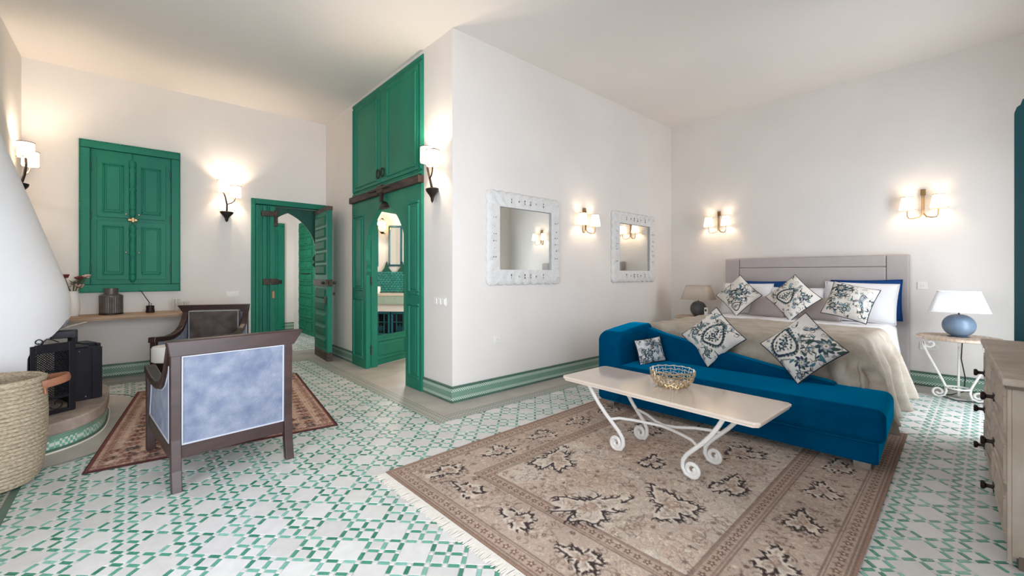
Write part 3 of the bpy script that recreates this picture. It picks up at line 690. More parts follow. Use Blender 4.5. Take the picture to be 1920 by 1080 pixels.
# woven basket
bk = thing('woven_basket', 'tall woven straw basket with leather handles by the fireplace', 'basket', (-.66, 4.03, 0))
prof = [(.16, 0), (.20, .03), (.225, .12), (.240, .28), (.242, .42), (.238, .54), (.232, .63)]
b = MB().lathe(prof+[(.222, .645), (.21, .63), (.222, .5), (.225, .28), (.185, .05)], 40, cap=True); b.build('body', 'straw', bk, smooth=True)
for i in range(27):   # coiled courses
    z = .02+i*.0235; r = np.interp(z, [p[1] for p in prof], [p[0] for p in prof])
    MB().tube([(r*math.cos(t*PI/20), r*math.sin(t*PI/20), z) for t in range(40)], .0135, 6, closed=True).build('coil', 'straw', bk, smooth=True)
MB().tube([(.235*math.cos(t*PI/20), .235*math.sin(t*PI/20), .64) for t in range(40)], .016, 6, closed=True).build('rim', 'straw', bk, smooth=True)
for a0, out in ((R(8), .10), (R(172), .022)):
    P = []
    for i in range(13):
        k = i/12; aa = a0-R(26)+R(52)*k; rr = .245+out*math.sin(PI*k)**.8; P.append((rr*math.cos(aa), rr*math.sin(aa), .60+.02*math.sin(PI*k)))
    MB().tube(P, [.008]*13, 8, flat=3.2).build('handle', 'leather', bk, smooth=True)
    for aa in (a0-R(24), a0+R(24)): MB().tube([(.25*math.cos(aa), .25*math.sin(aa), .62), (.256*math.cos(aa), .256*math.sin(aa), .54)], .008, 5).build('handle_lacing', 'leather', bk)

# ------------------------------------------------------------------ shelf with its things
sh = thing('wall_shelf', 'long wooden wall shelf under the green cupboard', 'shelf', (X0, 6.80, .77))
MB().box(0, 2.0, 0, .52, 0, .035).build('board', 'shelf_wood', sh, bevel=.004); MB().box(0, 2.0, .0, .03, -.012, 0).build('front_lip', 'shelf_wood', sh)
def fluted(name, label, x, y, z, r, h):
    e = thing(name, label, 'jar', (x, y, z)); n = 72
    V = [(r*(1+(.03 if k % 2 else 0))*math.cos(2*PI*k/n), r*(1+(.03 if k % 2 else 0))*math.sin(2*PI*k/n)) for k in range(n)]
    MB().prism(V, .015, h, 'z').build('ribbed_body', 'fluted_metal', e); MB().lathe([(r*1.05, 0), (r*1.05, .02)], 32).build('base_ring', 'iron', e)
    MB().lathe([(r*1.04, h-.005), (r*1.04, h+.012), (r*.7, h+.03)], 32).build('shoulder', 'fluted_metal', e, smooth=True)
    MB().lathe([(r*.62, h+.03), (r*.62, h+.10)], 24).build('neck', 'fluted_metal', e, smooth=True)
fluted('ribbed_jar', 'dark ribbed metal jar with short neck on the shelf', -.20, 7.08, .807, .105, .215)
ik = thing('reed_diffuser', 'small black pot with a single dark stick on the shelf', 'diffuser', (.16, 7.06, .807))
MB().lathe([(.042, 0), (.045, .01), (.04, .05), (.042, .085), (.03, .09)], 20).build('pot', 'iron', ik, smooth=True); MB().lathe([(.016, .09), (.018, .12)], 12).build('neck', 'silver', ik, smooth=True)
MB().tube([(0, 0, .11), (-.09, .03, .28)], .005, 6).build('stick', 'black_cord', ik)
for i, (x, y, h, lb) in enumerate(((.42, 7.05, .16, 'taller clear drinking glass on the shelf behind the far armchair'), (.52, 7.12, .12, 'shorter clear drinking glass on the shelf next to the armchair'))):
    tag(MB().lathe([(.028, 0), (.036, h), (.033, h), (.026, .008)], 20, (x, y, .807)).build('drinking_glass', 'glass', smooth=True), lb, 'glass')
vs_ = thing('flower_vase', 'white vase with red and pink dried flowers beside the hood', 'vase', (-.52, 7.04, .807))
MB().lathe([(.045, 0), (.055, .02), (.062, .10), (.058, .2), (.045, .27), (.04, .29), (.034, .28), (.05, .15)], 24).build('vase', 'plastic_white', vs_, smooth=True)
rr = random.Random(5)
for i in range(9):
    dx, dy, dz = rr.uniform(-.07, .12), rr.uniform(-.06, .06), rr.uniform(.32, .46); st = MB().tube([(0, 0, .2), (dx*.5, dy*.5, .32), (dx, dy, dz)], .004, 5).build('stem', 'leaf_dry', vs_)
    if i < 4:
        b = MB()
        for k in range(8):
            t = k*2.4; r_ = .012+.0025*k; b.lathe([(.001, -.012), (.016, -.004), (.02, .008), (.012, .014)], 6, (dx+r_*math.cos(t), dy+r_*math.sin(t), dz+.01*(k % 3)))
        b.build('bloom', 'flower_red' if i % 2 == 0 else 'flower_pink', st, smooth=True)
    else:
        b = MB()
        for k in range(14):
            t = k*1.9; L = rr.uniform(.04, .08); p = Vector((dx, dy, dz-.03*rr.random())); q = p+Vector((L*math.cos(t), L*math.sin(t), rr.uniform(-.02, .05)))
            b.tube([p, (p+q)/2, q], [.002, .009, .001], 4, flat=.25)
        b.build('dry_leaves', 'leaf_dry', st)

# ------------------------------------------------------------------ armchairs and side stool
def make_armchair():
    e = thing('armchair', '', 'armchair', group='dark-wood armchairs')
    HW = .315
    for s in (-1, 1):
        MB().add(*leg_shape(s*HW)).build('back_leg', 'dark_wood', e, bevel=.004)
        MB().box(s*(HW+.012)-.026, s*(HW+.012)+.026, .80, .855, 0, .60).build('front_leg', 'dark_wood', e, bevel=.004)
        P = [(.0, .875), (.05, .80), (.10, .72), (.17, .655), (.26, .615), (.38, .59), (.55, .585), (.70, .60), (.80, .612), (.875, .615)]
        V = [(y, z) for y, z in P]+[(y+.01, z-.055) for y, z in P[::-1]]
        MB().prism(V, s*(HW+.012)-.032, s*(HW+.012)+.032, 'x').build('arm_rest', 'dark_wood', e, bevel=.006)
        side = [(.03, .255), (.80, .255)]+[(y, z-.05) for y, z in P[::-1] if .03 <= y <= .80]
        pn = MB().prism(side, s*(HW)-.018, s*(HW)+.022 if s > 0 else s*HW+.018, 'x').build('side_panel', 'upholstery_daylit', e)
        xs = s*(HW+.02)
        MB().tube([(xs, y, z) for y, z in [(.045, .27), (.785, .27)]+[(y, z-.062) for y, z in P[::-1] if .05 <= y <= .79]], .006, 6, closed=True).build('piping', 'upholstery_piping', pn, smooth=True)
        MB().box(s*(HW+.005)-.022, s*(HW+.005)+.022, .02, .82, .18, .258).build('side_rail', 'dark_wood', e, bevel=.004)
    MB().prism([(-.345, .80), (.355, .80), (.415, .895), (-.36, .895)], -.035, .045, 'y').build('top_rail', 'dark_wood', e, bevel=.006)
    MB().box(-HW, HW, -.02, .03, .18, .262).build('back_rail', 'dark_wood', e, bevel=.004); MB().box(-HW, HW, .805, .85, .18, .262).build('front_rail', 'dark_wood', e, bevel=.004)
    bp = MB().grid([[(-.287+.574*i/12, -.024-.010*math.sin(PI*i/12)*math.sin(PI*j/12), .265+.535*j/12) for j in range(13)][::-1] for i in range(13)]); bp.box(-.287, .287, -.022, .02, .263, .802)
    bpo = bp.build('outer_back', 'upholstery_daylit', e, smooth=True, angle=30)
    MB().tube([(-.284, -.026, .267), (.284, -.026, .267), (.284, -.026, .798), (-.284, -.026, .798)], .008, 6, closed=True).build('piping', 'upholstery_piping', bpo, smooth=True)
    ib = MB().box(-.275, .275, .02, .13, .40, .835).build('inner_back', 'upholstery_taupe', e, bevel=.03, seg=3)
    MB().tube([(-.262, .125, .45), (-.262, .125, .825), (.262, .125, .825), (.262, .125, .45)], .006, 6).build('piping', 'upholstery_piping', ib, smooth=True)
    MB().box(-.29, .29, .03, .84, .255, .44).build('seat_cushion', 'upholstery_taupe', e, bevel=.035, seg=3)
    return e
def leg_shape(x):
    h = .026; sec = [(-.055, 0), (-.03, .12), (-.012, .3), (-.008, .6), (-.008, .82)]; V = []; F = []
    for y, z in sec: V += [(x-h, y-h, z), (x+h, y-h, z), (x+h, y+h, z), (x-h, y+h, z)]
    for i in range(4):
        for k in range(4): F.append((i*4+k, i*4+(k+1) % 4, i*4+4+(k+1) % 4, i*4+4+k))
    F += [(3, 2, 1, 0), (16, 17, 18, 19)]; return V, F
ch = make_armchair(); ch.location = (.50, 3.30, .0); ch.rotation_euler = (R(.75), 0, R(5.5)); ch['label'] = 'dark wood armchair with blue-grey back panel nearest the camera'
c2 = copy_tree(ch); c2.location = (.80, 6.53, .0115); c2.rotation_euler = (0, 0, R(156)); c2['label'] = 'dark wood armchair with brown-grey seat facing the room by the shelf'
so = thing('side_stool', 'round white drum side table with dark base between the armchairs', 'side table', (.26, 5.1, .011))
MB().lathe([(.125, .47), (.14, .48), (.14, .60), (.132, .613), (.01, .615)], 32).build('drum_top', 'stool_white', so, smooth=True); MB().lathe([(.13, 0), (.10, .04), (.105, .47)], 24).build('base', 'iron', so, smooth=True)

# ------------------------------------------------------------------ rugs
class Canvas:
    def __init__(s, wm, hm, ppm, base):
        s.ppm = ppm; s.W = int(wm*ppm)+1; s.H = int(hm*ppm)+1; s.a = np.zeros((s.H, s.W, 3), np.float32); s.a[:] = lin(base)[:3]
    def fill(s, x0, x1, y0, y1, c, al=1.):
        p = s.ppm; sl = s.a[max(0, int(y0*p)):int(y1*p)+1, max(0, int(x0*p)):int(x1*p)+1]; sl[:] = sl*(1-al)+np.array(lin(c)[:3])*al
    def stamp(s, x, y, r, c, al=1.):
        p = s.ppm; X, Y, Rr = x*p, y*p, max(.6, r*p); x0, x1, y0, y1 = int(max(0, X-Rr-1)), int(min(s.W, X+Rr+2)), int(max(0, Y-Rr-1)), int(min(s.H, Y+Rr+2))
        if x0 >= x1 or y0 >= y1: return
        yy, xx = np.mgrid[y0:y1, x0:x1]; d = np.hypot(xx-X, yy-Y); m = np.clip(Rr-d+.5, 0, 1)[..., None]*al
        s.a[y0:y1, x0:x1] = s.a[y0:y1, x0:x1]*(1-m)+np.array(c)*m
    def stroke(s, P, r0, r1, c, al=1.):
        c = lin(c)[:3]; n = len(P)
        for i in range(n-1):
            a_, b_ = P[i], P[i+1]; L = math.hypot(b_[0]-a_[0], b_[1]-a_[1]); k = max(1, int(L*s.ppm/1.1))
            for j in range(k):
                t = j/k; g_ = (i+t)/(n-1); s.stamp(a_[0]+(b_[0]-a_[0])*t, a_[1]+(b_[1]-a_[1])*t, r0+(r1-r0)*g_, c, al)
    def leaf(s, x, y, L, w_, an, c, al=1.):
        c = lin(c)[:3]; n = max(4, int(L*s.ppm))
        for i in range(n+1):
            t = i/n; s.stamp(x+L*t*math.cos(an+.5*t), y+L*t*math.sin(an+.5*t), w_*math.sin(PI*min(1, t*.92+.06))**.8, c, al)
    def scroll(s, x, y, r, an, turns, sg, rad, c, al=1.):
        P = []
        n = int(14*turns)+6
        for i in range(n):
            k = i/(n-1); rr_ = r*(1-.8*k); t = an+sg*2*PI*turns*k; P.append((x+rr_*math.cos(t), y+rr_*math.sin(t)))
        s.stroke(P, rad, rad*.7, c, al); return P[0]
    def flower(s, x, y, r, n, c, core, an=0.):
        for i in range(n): s.leaf(x, y, r, r*.28, an+2*PI*i/n, c)
        s.stamp(x, y, r*.28, lin(core)[:3])
    def noise(s, cell, amp, rs):
        h, w_ = int(s.H/cell)+2, int(s.W/cell)+2; n = rs.standard_normal((h, w_)).astype(np.float32)
        yy, xx = np.mgrid[0:s.H, 0:s.W]/cell; y0, x0 = yy.astype(int), xx.astype(int); fy, fx = yy-y0, xx-x0; fy = fy*fy*(3-2*fy); fx = fx*fx*(3-2*fx)
        v = (n[y0, x0]*(1-fy)*(1-fx)+n[y0+1, x0]*fy*(1-fx)+n[y0, x0+1]*(1-fy)*fx+n[y0+1, x0+1]*fy*fx)
        s.a *= (1+amp*np.clip(v, -2, 2))[..., None]
def color_mesh(name, cv, pts, m, parent):
    """dense sheet whose vertices carry the drawn print; pts is an (H, W, 3) array"""
    H, W = cv.H, cv.W; me = bpy.data.meshes.new(name); me.vertices.add(H*W); me.vertices.foreach_set('co', pts.reshape(-1).astype(np.float32))
    i = (np.arange(H-1)[:, None]*W+np.arange(W-1)[None]).reshape(-1); q = np.stack([i, i+1, i+W+1, i+W], 1).reshape(-1).astype(np.int32); nf = len(i)
    me.loops.add(nf*4); me.loops.foreach_set('vertex_index', q); me.polygons.add(nf); me.polygons.foreach_set('loop_start', np.arange(nf, dtype=np.int32)*4)
    me.polygons.foreach_set('use_smooth', np.ones(nf, bool)); me.update(calc_edges=True)
    at = me.color_attributes.new('Col', 'FLOAT_COLOR', 'POINT'); c = np.ones((H*W, 4), np.float32); c[:, :3] = np.clip(cv.a.reshape(-1, 3), 0, 1); at.data.foreach_set('color', c.reshape(-1))
    me.materials.append(MATS[m]); o = bpy.data.objects.new(name, me); COL.objects.link(o); o.parent = parent; return o
def flat_pts(cv, wm, hm, z, wob):
    yy, xx = np.mgrid[0:cv.H, 0:cv.W]; X = xx/(cv.W-1)*wm; Y = yy/(cv.H-1)*hm
    Z = z+wob*(np.sin(X*7+Y*3)+np.sin(Y*9-X*2))+np.random.standard_normal(X.shape)*.0004
    return np.stack([X, Y, Z], -1)
rs = np.random.RandomState(11); rd = random.Random(21)
RW, RH = 3.38, 2.26
cv = Canvas(RW, RH, 190, (196, 176, 160))
def rug_scatter(cv, x0, x1, y0, y1, n, cols, rmin, rmax, rad, al):
    for _ in range(n):
        x, y = rd.uniform(x0, x1), rd.uniform(y0, y1); k = rd.random()
        if k < .6: cv.scroll(x, y, rd.uniform(rmin, rmax), rd.uniform(0, 6.3), rd.uniform(.4, 1.1), rd.choice((-1, 1)), rad, rd.choice(cols), al)
        elif k < .85: cv.leaf(x, y, rd.uniform(rmin, rmax), rad*1.6, rd.uniform(0, 6.3), rd.choice(cols), al)
        else: cv.flower(x, y, rmin*.9, 6, rd.choice(cols), rd.choice(cols))
BRD = .50
cv.fill(0, RW, 0, RH, (190, 168, 152)); cv.fill(BRD, RW-BRD, BRD, RH-BRD, (206, 188, 172))
for _ in range(60): cv.stamp(rd.uniform(BRD, RW-BRD), rd.uniform(BRD, RH-BRD), rd.uniform(.06, .2), lin(rd.choice(((196, 160, 138), (214, 200, 184), (190, 168, 150))))[:3], .35)
cv.fill(0, RW, 0, BRD, (190, 168, 152), .7); cv.fill(0, RW, RH-BRD, RH, (190, 168, 152), .7); cv.fill(0, BRD, 0, RH, (190, 168, 152), .7); cv.fill(RW-BRD, RW, 0, RH, (190, 168, 152), .7)
rug_scatter(cv, BRD, RW-BRD, BRD, RH-BRD, 2300, ((226, 212, 196), (156, 130, 114), (224, 208, 192), (122, 100, 90), (176, 146, 126), (140, 114, 100)), .015, .075, .0028, .7)
rug_scatter(cv, .1, RW-.1, .13, .40, 620, ((216, 198, 180), (140, 112, 98), (112, 88, 80), (204, 178, 158)), .012, .05, .0028, .75)
rug_scatter(cv, .1, RW-.1, RH-.40, RH-.13, 620, ((216, 198, 180), (140, 112, 98), (112, 88, 80), (204, 178, 158)), .012, .05, .0028, .75)
rug_scatter(cv, .13, .40, .1, RH-.1, 420, ((216, 198, 180), (140, 112, 98), (112, 88, 80), (204, 178, 158)), .012, .05, .0028, .75)
rug_scatter(cv, RW-.40, RW-.13, .1, RH-.1, 420, ((216, 198, 180), (140, 112, 98), (112, 88, 80), (204, 178, 158)), .012, .05, .0028, .75)
def ring(cv, d, w_, c, al=1.):
    for r in ((d, RW-d, d, d+w_), (d, RW-d, RH-d-w_, RH-d), (d, d+w_, d, RH-d), (RW-d-w_, RW-d, d, RH-d)): cv.fill(*r, c, al)
ring(cv, 0, .02, (160, 130, 112)); ring(cv, .02, .085, (178, 148, 130), .4)
for d in (.02, .034, .10, .114, .41, .424, .485, .498): ring(cv, d, .0045, (112, 86, 76), .6)
ring(cv, .42, .07, (180, 148, 130), .35)
def dashes(d, step, c, r):
    for L, f in ((RW, lambda t: ((t, d), (t, RH-d))), (RH, lambda t: ((d, t), (RW-d, t)))):
        t = d
        while t < L-d:
            for p in f(t): cv.flower(p[0], p[1], r, 5, c, (220, 200, 182), t)
            t += step
dashes(.067, .055, (118, 86, 74), .02); dashes(.455, .05, (112, 82, 72), .018)
def palmette(cv, x, y, r, an, c=(58, 44, 44), seed=0, gap=.12, w_=.0095):
    q = random.Random(seed); P = []; n = 46
    for i in range(n):
        t = 2*PI*i/n; rr_ = r*(.72+.22*math.sin(3*t+1)+.12*math.sin(7*t)+q.uniform(-.14, .14)); P.append((x+rr_*1.25*math.cos(t)*math.cos(an)-rr_*.8*math.sin(t)*math.sin(an), y+rr_*1.25*math.cos(t)*math.sin(an)+rr_*.8*math.sin(t)*math.cos(an)))
    cv.stroke([(x+(p[0]-x)*.96, y+(p[1]-y)*.96) for p in P], w_*2.1, w_*2.1, (226, 212, 196), .22)
    for i in range(n-1):
        if q.random() < gap: continue
        cv.stroke(P[i:i+2], w_*.7, w_*.5, c)
        for _ in range(2): cv.leaf(*P[i], r*q.uniform(.1, .26), w_*.55, math.atan2(P[i][1]-y, P[i][0]-x)+q.uniform(-1, 1), c)
    cv.flower(x, y, r*.24, 7, (186, 156, 138), (214, 194, 176)); cv.scroll(x+r*.2, y, r*.35, an, 1, 1, .003, (112, 88, 80), .8); cv.scroll(x-r*.3, y+r*.1, r*.3, an+2, 1, -1, .003, (112, 88, 80), .8)
for i, (x, y, r, an) in enumerate(((.95, 1.63, .17, .3), (.62, 1.10, .20, -.5), (.98, .80, .17, .9), (1.40, 1.15, .10, .2), (1.95, 1.50, .15, .4), (2.0, .78, .15, 2.6), (2.55, 1.1, .2, 2.6), (1.45, .66, .13, 0))): palmette(cv, x, y, r, an, seed=i)
k = 0
for t in np.arange(.3, RW-.2, .46):
    for y in (.26, RH-.26): k += 1; palmette(cv, t+(.1 if y < 1 else 0), y, .105, .1 if k % 2 else 2.9, (62, 44, 42), 50+k, .25, .009)
for t in np.arange(.45, RH-.3, .42):
    for x in (.26, RW-.26): k += 1; palmette(cv, x, t, .10, 1.5 if k % 2 else 1.9, (62, 44, 42), 80+k, .25, .009)
cv.noise(3, .05, rs); cv.noise(1.0, .09, rs); cv.noise(40, .05, rs)
rg = thing('persian_rug', 'large faded beige patterned rug with pale fringe under the coffee table', 'rug', (1.275, .345, 0), R(1.3))
color_mesh('pile', cv, flat_pts(cv, RW, RH, .010, .0006), 'rug_pile', rg)
MB().box(.002, RW-.002, .002, RH-.002, .0006, .008).build('backing', 'rug_edge', rg)
b = MB()
for i in range(620):
    y = RH*(i+.5)/620
    for sx, x in ((-1, 0), (1, RW)):
        L = rd.uniform(.045, .075) if sx < 0 else rd.uniform(.02, .04); dy = rd.uniform(-.015, .015); b.tube([(x, y, .006), (x+sx*L*.5, y+dy*.6, .005), (x+sx*L, y+dy, .0025)], [.0032, .004, .003], 4, flat=.6)
fr = b.build('fringe', 'fringe', rg); fr['kind'] = 'stuff'
# small red-brown rug under the armchairs
RW, RH = 1.56, 2.30
cv = Canvas(RW, RH, 140, (196, 160, 142))
rug_scatter(cv, 0, RW, 0, RH, 1500, ((216, 188, 168), (150, 98, 84), (122, 86, 78), (220, 196, 176), (170, 124, 106)), .012, .04, .004, .75)
for d in (.11, .125, .26, .275, .41, .42): ring(cv, d, .007, (214, 186, 164), .8)
ring(cv, 0, .012, (70, 38, 38)); ring(cv, .012, .012, (120, 70, 62))
for L, f in ((RW, lambda t: ((t, .19), (t, RH-.19), (t, .34), (t, RH-.34))), (RH, lambda t: ((.19, t), (RW-.19, t), (.34, t), (RW-.34, t)))):
    for t in np.arange(.1, L-.05, .115):
        for p in f(t): cv.flower(p[0], p[1], .042, 6, rd.choice(((122, 78, 72), (96, 78, 78), (150, 98, 84))), (206, 176, 150), t*9); cv.leaf(p[0], p[1], .05, .006, t*5, (66, 50, 50))
for t in np.arange(.03, RW, .045): cv.flower(t, .065, .018, 5, (136, 90, 80), (214, 184, 164)); cv.flower(t, RH-.065, .018, 5, (136, 90, 80), (214, 184, 164))
for t in np.arange(.03, RH, .045): cv.flower(.065, t, .018, 5, (136, 90, 80), (214, 184, 164)); cv.flower(RW-.065, t, .018, 5, (136, 90, 80), (214, 184, 164))
cv.noise(1.0, .12, rs); cv.noise(4, .06, rs)
rg2 = thing('persian_rug', 'small red-brown patterned rug under the two armchairs', 'rug', (-.244, 3.894, 0), R(-7))
color_mesh('pile', cv, flat_pts(cv, RW, RH, .009, .0005), 'rug_pile', rg2)
MB().box(-.004, RW+.004, -.004, RH+.004, .0006, .0075).build('backing', 'rug_edge_dark', rg2)

# ------------------------------------------------------------------ teal chaise sofa
so = thing('chaise_sofa', 'teal velvet chaise sofa with one high arm at the foot of the bed', 'sofa', (3.52, .42, .011), R(3))
MB().box(.05, .68, .04, 2.10, .05, .19).build('base', 'teal_velvet', so, bevel=.012)
MB().box(.0, .70, 0, 2.02, .19, .415).build('seat', 'teal_velvet', so, bevel=.055, seg=5)
ap = [(0, .06), (0, .655), (.03, .70), (.10, .725), (.30, .745), (.55, .765), (.66, .765), (.70, .74), (.70, .06)]
MB().prism(ap, 1.90, 2.14, 'y').build('arm', 'teal_velvet', so, bevel=.045, seg=5)
bp = [(.33, .06), (.33, .43), (.60, .47), (1.0, .54), (1.4, .61), (1.75, .68), (1.95, .735), (2.0, .76), (2.10, .76), (2.10, .06)]
MB().prism(bp, .55, .71, 'x').build('back', 'teal_velvet', so, bevel=.04, seg=4)
for x, y in ((.08, .08), (.60, .08), (.08, 2.0), (.60, 2.0)): MB().box(x, x+.09, y, y+.09, 0, .05).build('foot', 'silver', so)

# ------------------------------------------------------------------ bed
bx, by = 6.76, 1.62
bd = thing('bed', 'double bed with grey upholstered headboard', 'bed', (bx, by, 0))
def bbox(x0, x1, y0, y1, z0, z1): return (x0-bx, x1-bx, y0-by, y1-by, z0, z1)
MB().box(*bbox(6.74, 6.815, .60, 2.65, .0, 1.525)).build('headboard_back', 'grey_fabric', bd, bevel=.008)
for nm, r in (('headboard_side_pad', (6.71, 6.742, .605, .80, .06, 1.515)), ('headboard_side_pad', (6.71, 6.742, 2.45, 2.645, .06, 1.515)), ('headboard_top_pad', (6.71, 6.742, .804, 2.446, 1.385, 1.515)), ('headboard_centre_pad', (6.705, 6.742, .804, 2.446, .06, 1.381))):
    MB().box(*bbox(*r)).build(nm, 'grey_fabric', bd, bevel=.012, seg=3)
MB().box(*bbox(4.44, 6.72, .72, 2.52, .08, .38)).build('base', 'grey_fabric', bd, bevel=.02)
MB().box(*bbox(4.44, 6.70, .74, 2.50, .38, .68)).build('mattress', 'white_linen', bd, bevel=.06, seg=4)
for x in (4.76, 6.6):
    for y in (.78, 2.40): MB().box(*bbox(x, x+.07, y, y+.07, 0, .08)).build('leg', 'dark_wood', bd)
def drape(a0, a1, b0, b1, x0, y0, y1, top, r, hem, fold, flare, seed, na=60, nb=90, floorz=.02):
    q = random.Random(seed); ph = [q.uniform(0, 6) for _ in range(6)]; P = []
    def fall(e):
        if e <= 0: return 0., 0.
        if e < r*PI/2: return r*math.sin(e/r), r*(1-math.cos(e/r))
        k = e-r*PI/2; return r+flare*k, r+k*math.sqrt(max(.1, 1-flare**2))
    for i in range(na+1):
        row = []
        a_ = a0+(a1-a0)*i/na
        for j in range(nb+1):
            b_ = b0+(b1-b0)*j/nb
            ex, er, el = max(0, x0-a_), max(0, y0-b_), max(0, b_-y1)
            hx, dx = fall(ex); hr, dr = fall(er); hl, dl = fall(el)
            x = max(a_, x0)-hx; y = min(max(b_, y0), y1)-hr+hl; ds = max(dr, dl); d = (dx**4+ds**4)**.25
            f = fold*min(1, d/.25)
            if er > 0 or el > 0: sg = -1 if er > 0 else 1; y += sg*f*(.9*abs(math.sin(a_*7+ph[0]+1.2*d))+.45*math.sin(a_*23+ph[1]+3*d)-.4); x += f*.5*math.sin(d*9+ph[2])
            if ex > 0: x -= f*(.8*abs(math.sin(b_*8+ph[3]+1.5*d))+.4*math.sin(b_*25+ph[4]+3*d)-.3)
            z = top-d+.006*math.sin(a_*7+b_*5+ph[5])*math.sin(b_*4-a_*3)+.004*math.sin(a_*19+b_*11)+.0025*math.sin(a_*41-b_*17)*math.sin(b_*33)
            row.append((x, y, max(floorz, z)))
        P.append(row)
    return P
dv = thing('duvet', 'white cotton duvet spread over the bed', 'duvet', (5.5, 1.62, .69))
P = drape(4.40, 6.52, .36, 2.86, 4.40, .76, 2.48, .715, .07, 0, .03, .10, 4)
b = MB().grid([[(x-5.5, y-1.62, z-.69) for x, y, z in r] for r in P]); o = b.build('cover', 'white_linen', dv, smooth=True, angle=80); sm = o.modifiers.new('solid', 'SOLIDIFY'); sm.thickness = .012; sm.offset = -1
th = thing('bed_throw', 'beige linen throw draped over the foot of the bed down to the floor', 'throw', (4.9, 1.62, .72))
P = drape(3.98, 5.62, .02, 2.62, 4.365, .735, 2.50, .742, .075, 0, .10, .22, 9, 90, 150)
P = [[(x+max(0, .45-z)*.25*max(0, (x-4.7)), y, z) for x, y, z in r] for r in P]
b = MB().grid([[(x-4.9, y-1.62, z-.72) for x, y, z in r] for r in P]); o = b.build('cloth', 'linen_throw', th, smooth=True, angle=80); sm = o.modifiers.new('solid', 'SOLIDIFY'); sm.thickness = .008; sm.offset = -1

# ------------------------------------------------------------------ pillows and printed cushions
def pillow_pts(nx, nz, wd, hd, t, back=False, pinch=.07):
    v, u = np.mgrid[0:nz, 0:nx]; u = u/(nx-1)*2-1; v = v/(nz-1)*2-1
    X = wd/2*u*(1-pinch*(1-v*v)*np.abs(u)**2); Z = hd/2*v*(1-pinch*(1-u*u)*np.abs(v)**2)
    T = t/2*np.clip(1-np.abs(u)**2.6, 0, 1)**.6*np.clip(1-np.abs(v)**2.6, 0, 1)**.6
    T = T*(1+.04*np.sin(u*6+v*4))
    return np.stack([X, T if back else -T, Z], -1)
def outline(wd, hd, n=24, pinch=.07):
    P = []
    for s in range(4):
        for i in range(n):
            t = -1+2*i/n; u, v = [(t, -1), (1, t), (-t, 1), (-1, -t)][s]
            P.append((wd/2*u*(1-pinch*(1-v*v)*abs(u)**2), 0, hd/2*v*(1-pinch*(1-u*u)*abs(v)**2)))
    return P
def orient(e, yaw, tilt, roll): e.rotation_euler = (Matrix.Rotation(yaw, 3, 'Z') @ Matrix.Rotation(-tilt, 3, 'X') @ Matrix.Rotation(roll, 3, 'Y')).to_euler()
def plain_pillow(name, label, loc, wd, hd, t, m, yaw=FACE_NX, tilt=R(18), roll=0., grp=None):
    e = thing(name, label, 'pillow', loc, 0, grp); orient(e, yaw, tilt, roll); n = 22
    f = pillow_pts(n, n, wd, hd, t, pinch=.04).tolist(); k = pillow_pts(n, n, wd, hd, t, True, .04).tolist()
    MB().grid(f).grid([r[::-1] for r in k]).build('case', m, e, smooth=True, angle=180, weld=True)
    hem = MB().tube(outline(wd*.998, hd*.998, 10, .04), .006, 5, closed=True).build('seam', m, e, smooth=True)
NAVY, GRN, TEAL, TAUPE, GREY = (44, 58, 78), (60, 78, 76), (70, 110, 124), (124, 112, 98), (150, 156, 158)
def vine(cv, x, y, an, L, q, c):
    P = [(x, y)]; a_ = an
    for i in range(14): a_ += .16*math.sin(i*.7+an); x += L/14*math.cos(a_); y += L/14*math.sin(a_); P.append((x, y))
    cv.stroke(P, .0042, .0026, c)
    for i in range(2, 13, 3):
        s = 1 if i % 2 else -1; cv.scroll(P[i][0]+.028*math.cos(a_+s*1.5), P[i][1]+.028*math.sin(a_+s*1.5), .028, a_-s*1.6, .9, s, .003, c)
        cv.leaf(*P[i], q.uniform(.025, .045), .0065, a_+s*.9, q.choice((GRN, NAVY, TEAL)))
def paisley(cv, x, y, r, q, an):
    def drop(t, k):   # teardrop outline with a curled tip
        u_, v_ = k*.78*math.sin(t)*(1-.28*math.cos(t)), k*(1.0*math.cos(t)+.22*math.cos(t)**6); u_ += .25*k*max(0, math.cos(t))**3
        return (x+r*(u_*math.cos(an)-v_*math.sin(an)), y+r*(u_*math.sin(an)+v_*math.cos(an)))
    cv.stroke([drop(i*PI/30, 1.08) for i in range(61)], .0032, .0032, TAUPE)
    for i in range(26):
        p, p2 = drop(i*PI/13, .92), drop(i*PI/13+.1, .92); t = math.atan2(p[1]-y, p[0]-x)
        cv.leaf(*p, r*.22, r*.075, t+1.1, q.choice((GRN, NAVY, (52, 64, 66)))); cv.leaf(*p, r*.2, r*.06, t-1.0, q.choice((GRN, TEAL, NAVY)))
    for i in range(16): p = drop(i*PI/8, .60); cv.leaf(*p, r*.17, r*.06, i*PI/8+q.uniform(-.5, .5), q.choice((TAUPE, GREY, GRN)))
    for i in range(10): p = drop(i*PI/5, .34); cv.leaf(*p, r*.2, r*.06, i*PI/5+1, q.choice((NAVY, GRN, (52, 64, 66))))
    cv.flower(x, y, r*.2, 6, NAVY, (210, 206, 196), an)
def bloom(cv, x, y, r, q, an):
    for i in range(9): cv.leaf(x, y, r*q.uniform(.8, 1.1), r*.2, an+2*PI*i/9, q.choice((NAVY, GRN, (84, 98, 104))))
    for i in range(7): cv.leaf(x, y, r*.55, r*.12, an+2*PI*i/7+.3, GREY)
    cv.stamp(x, y, r*.22, lin((214, 206, 190))[:3]); cv.stamp(x, y, r*.1, lin(TAUPE)[:3])
    for i in range(4): cv.leaf(x+r*.9*math.cos(an+i*1.6), y+r*.9*math.sin(an+i*1.6), r*.8, r*.16, an+i*1.6+.5, TEAL if i % 2 else GRN)
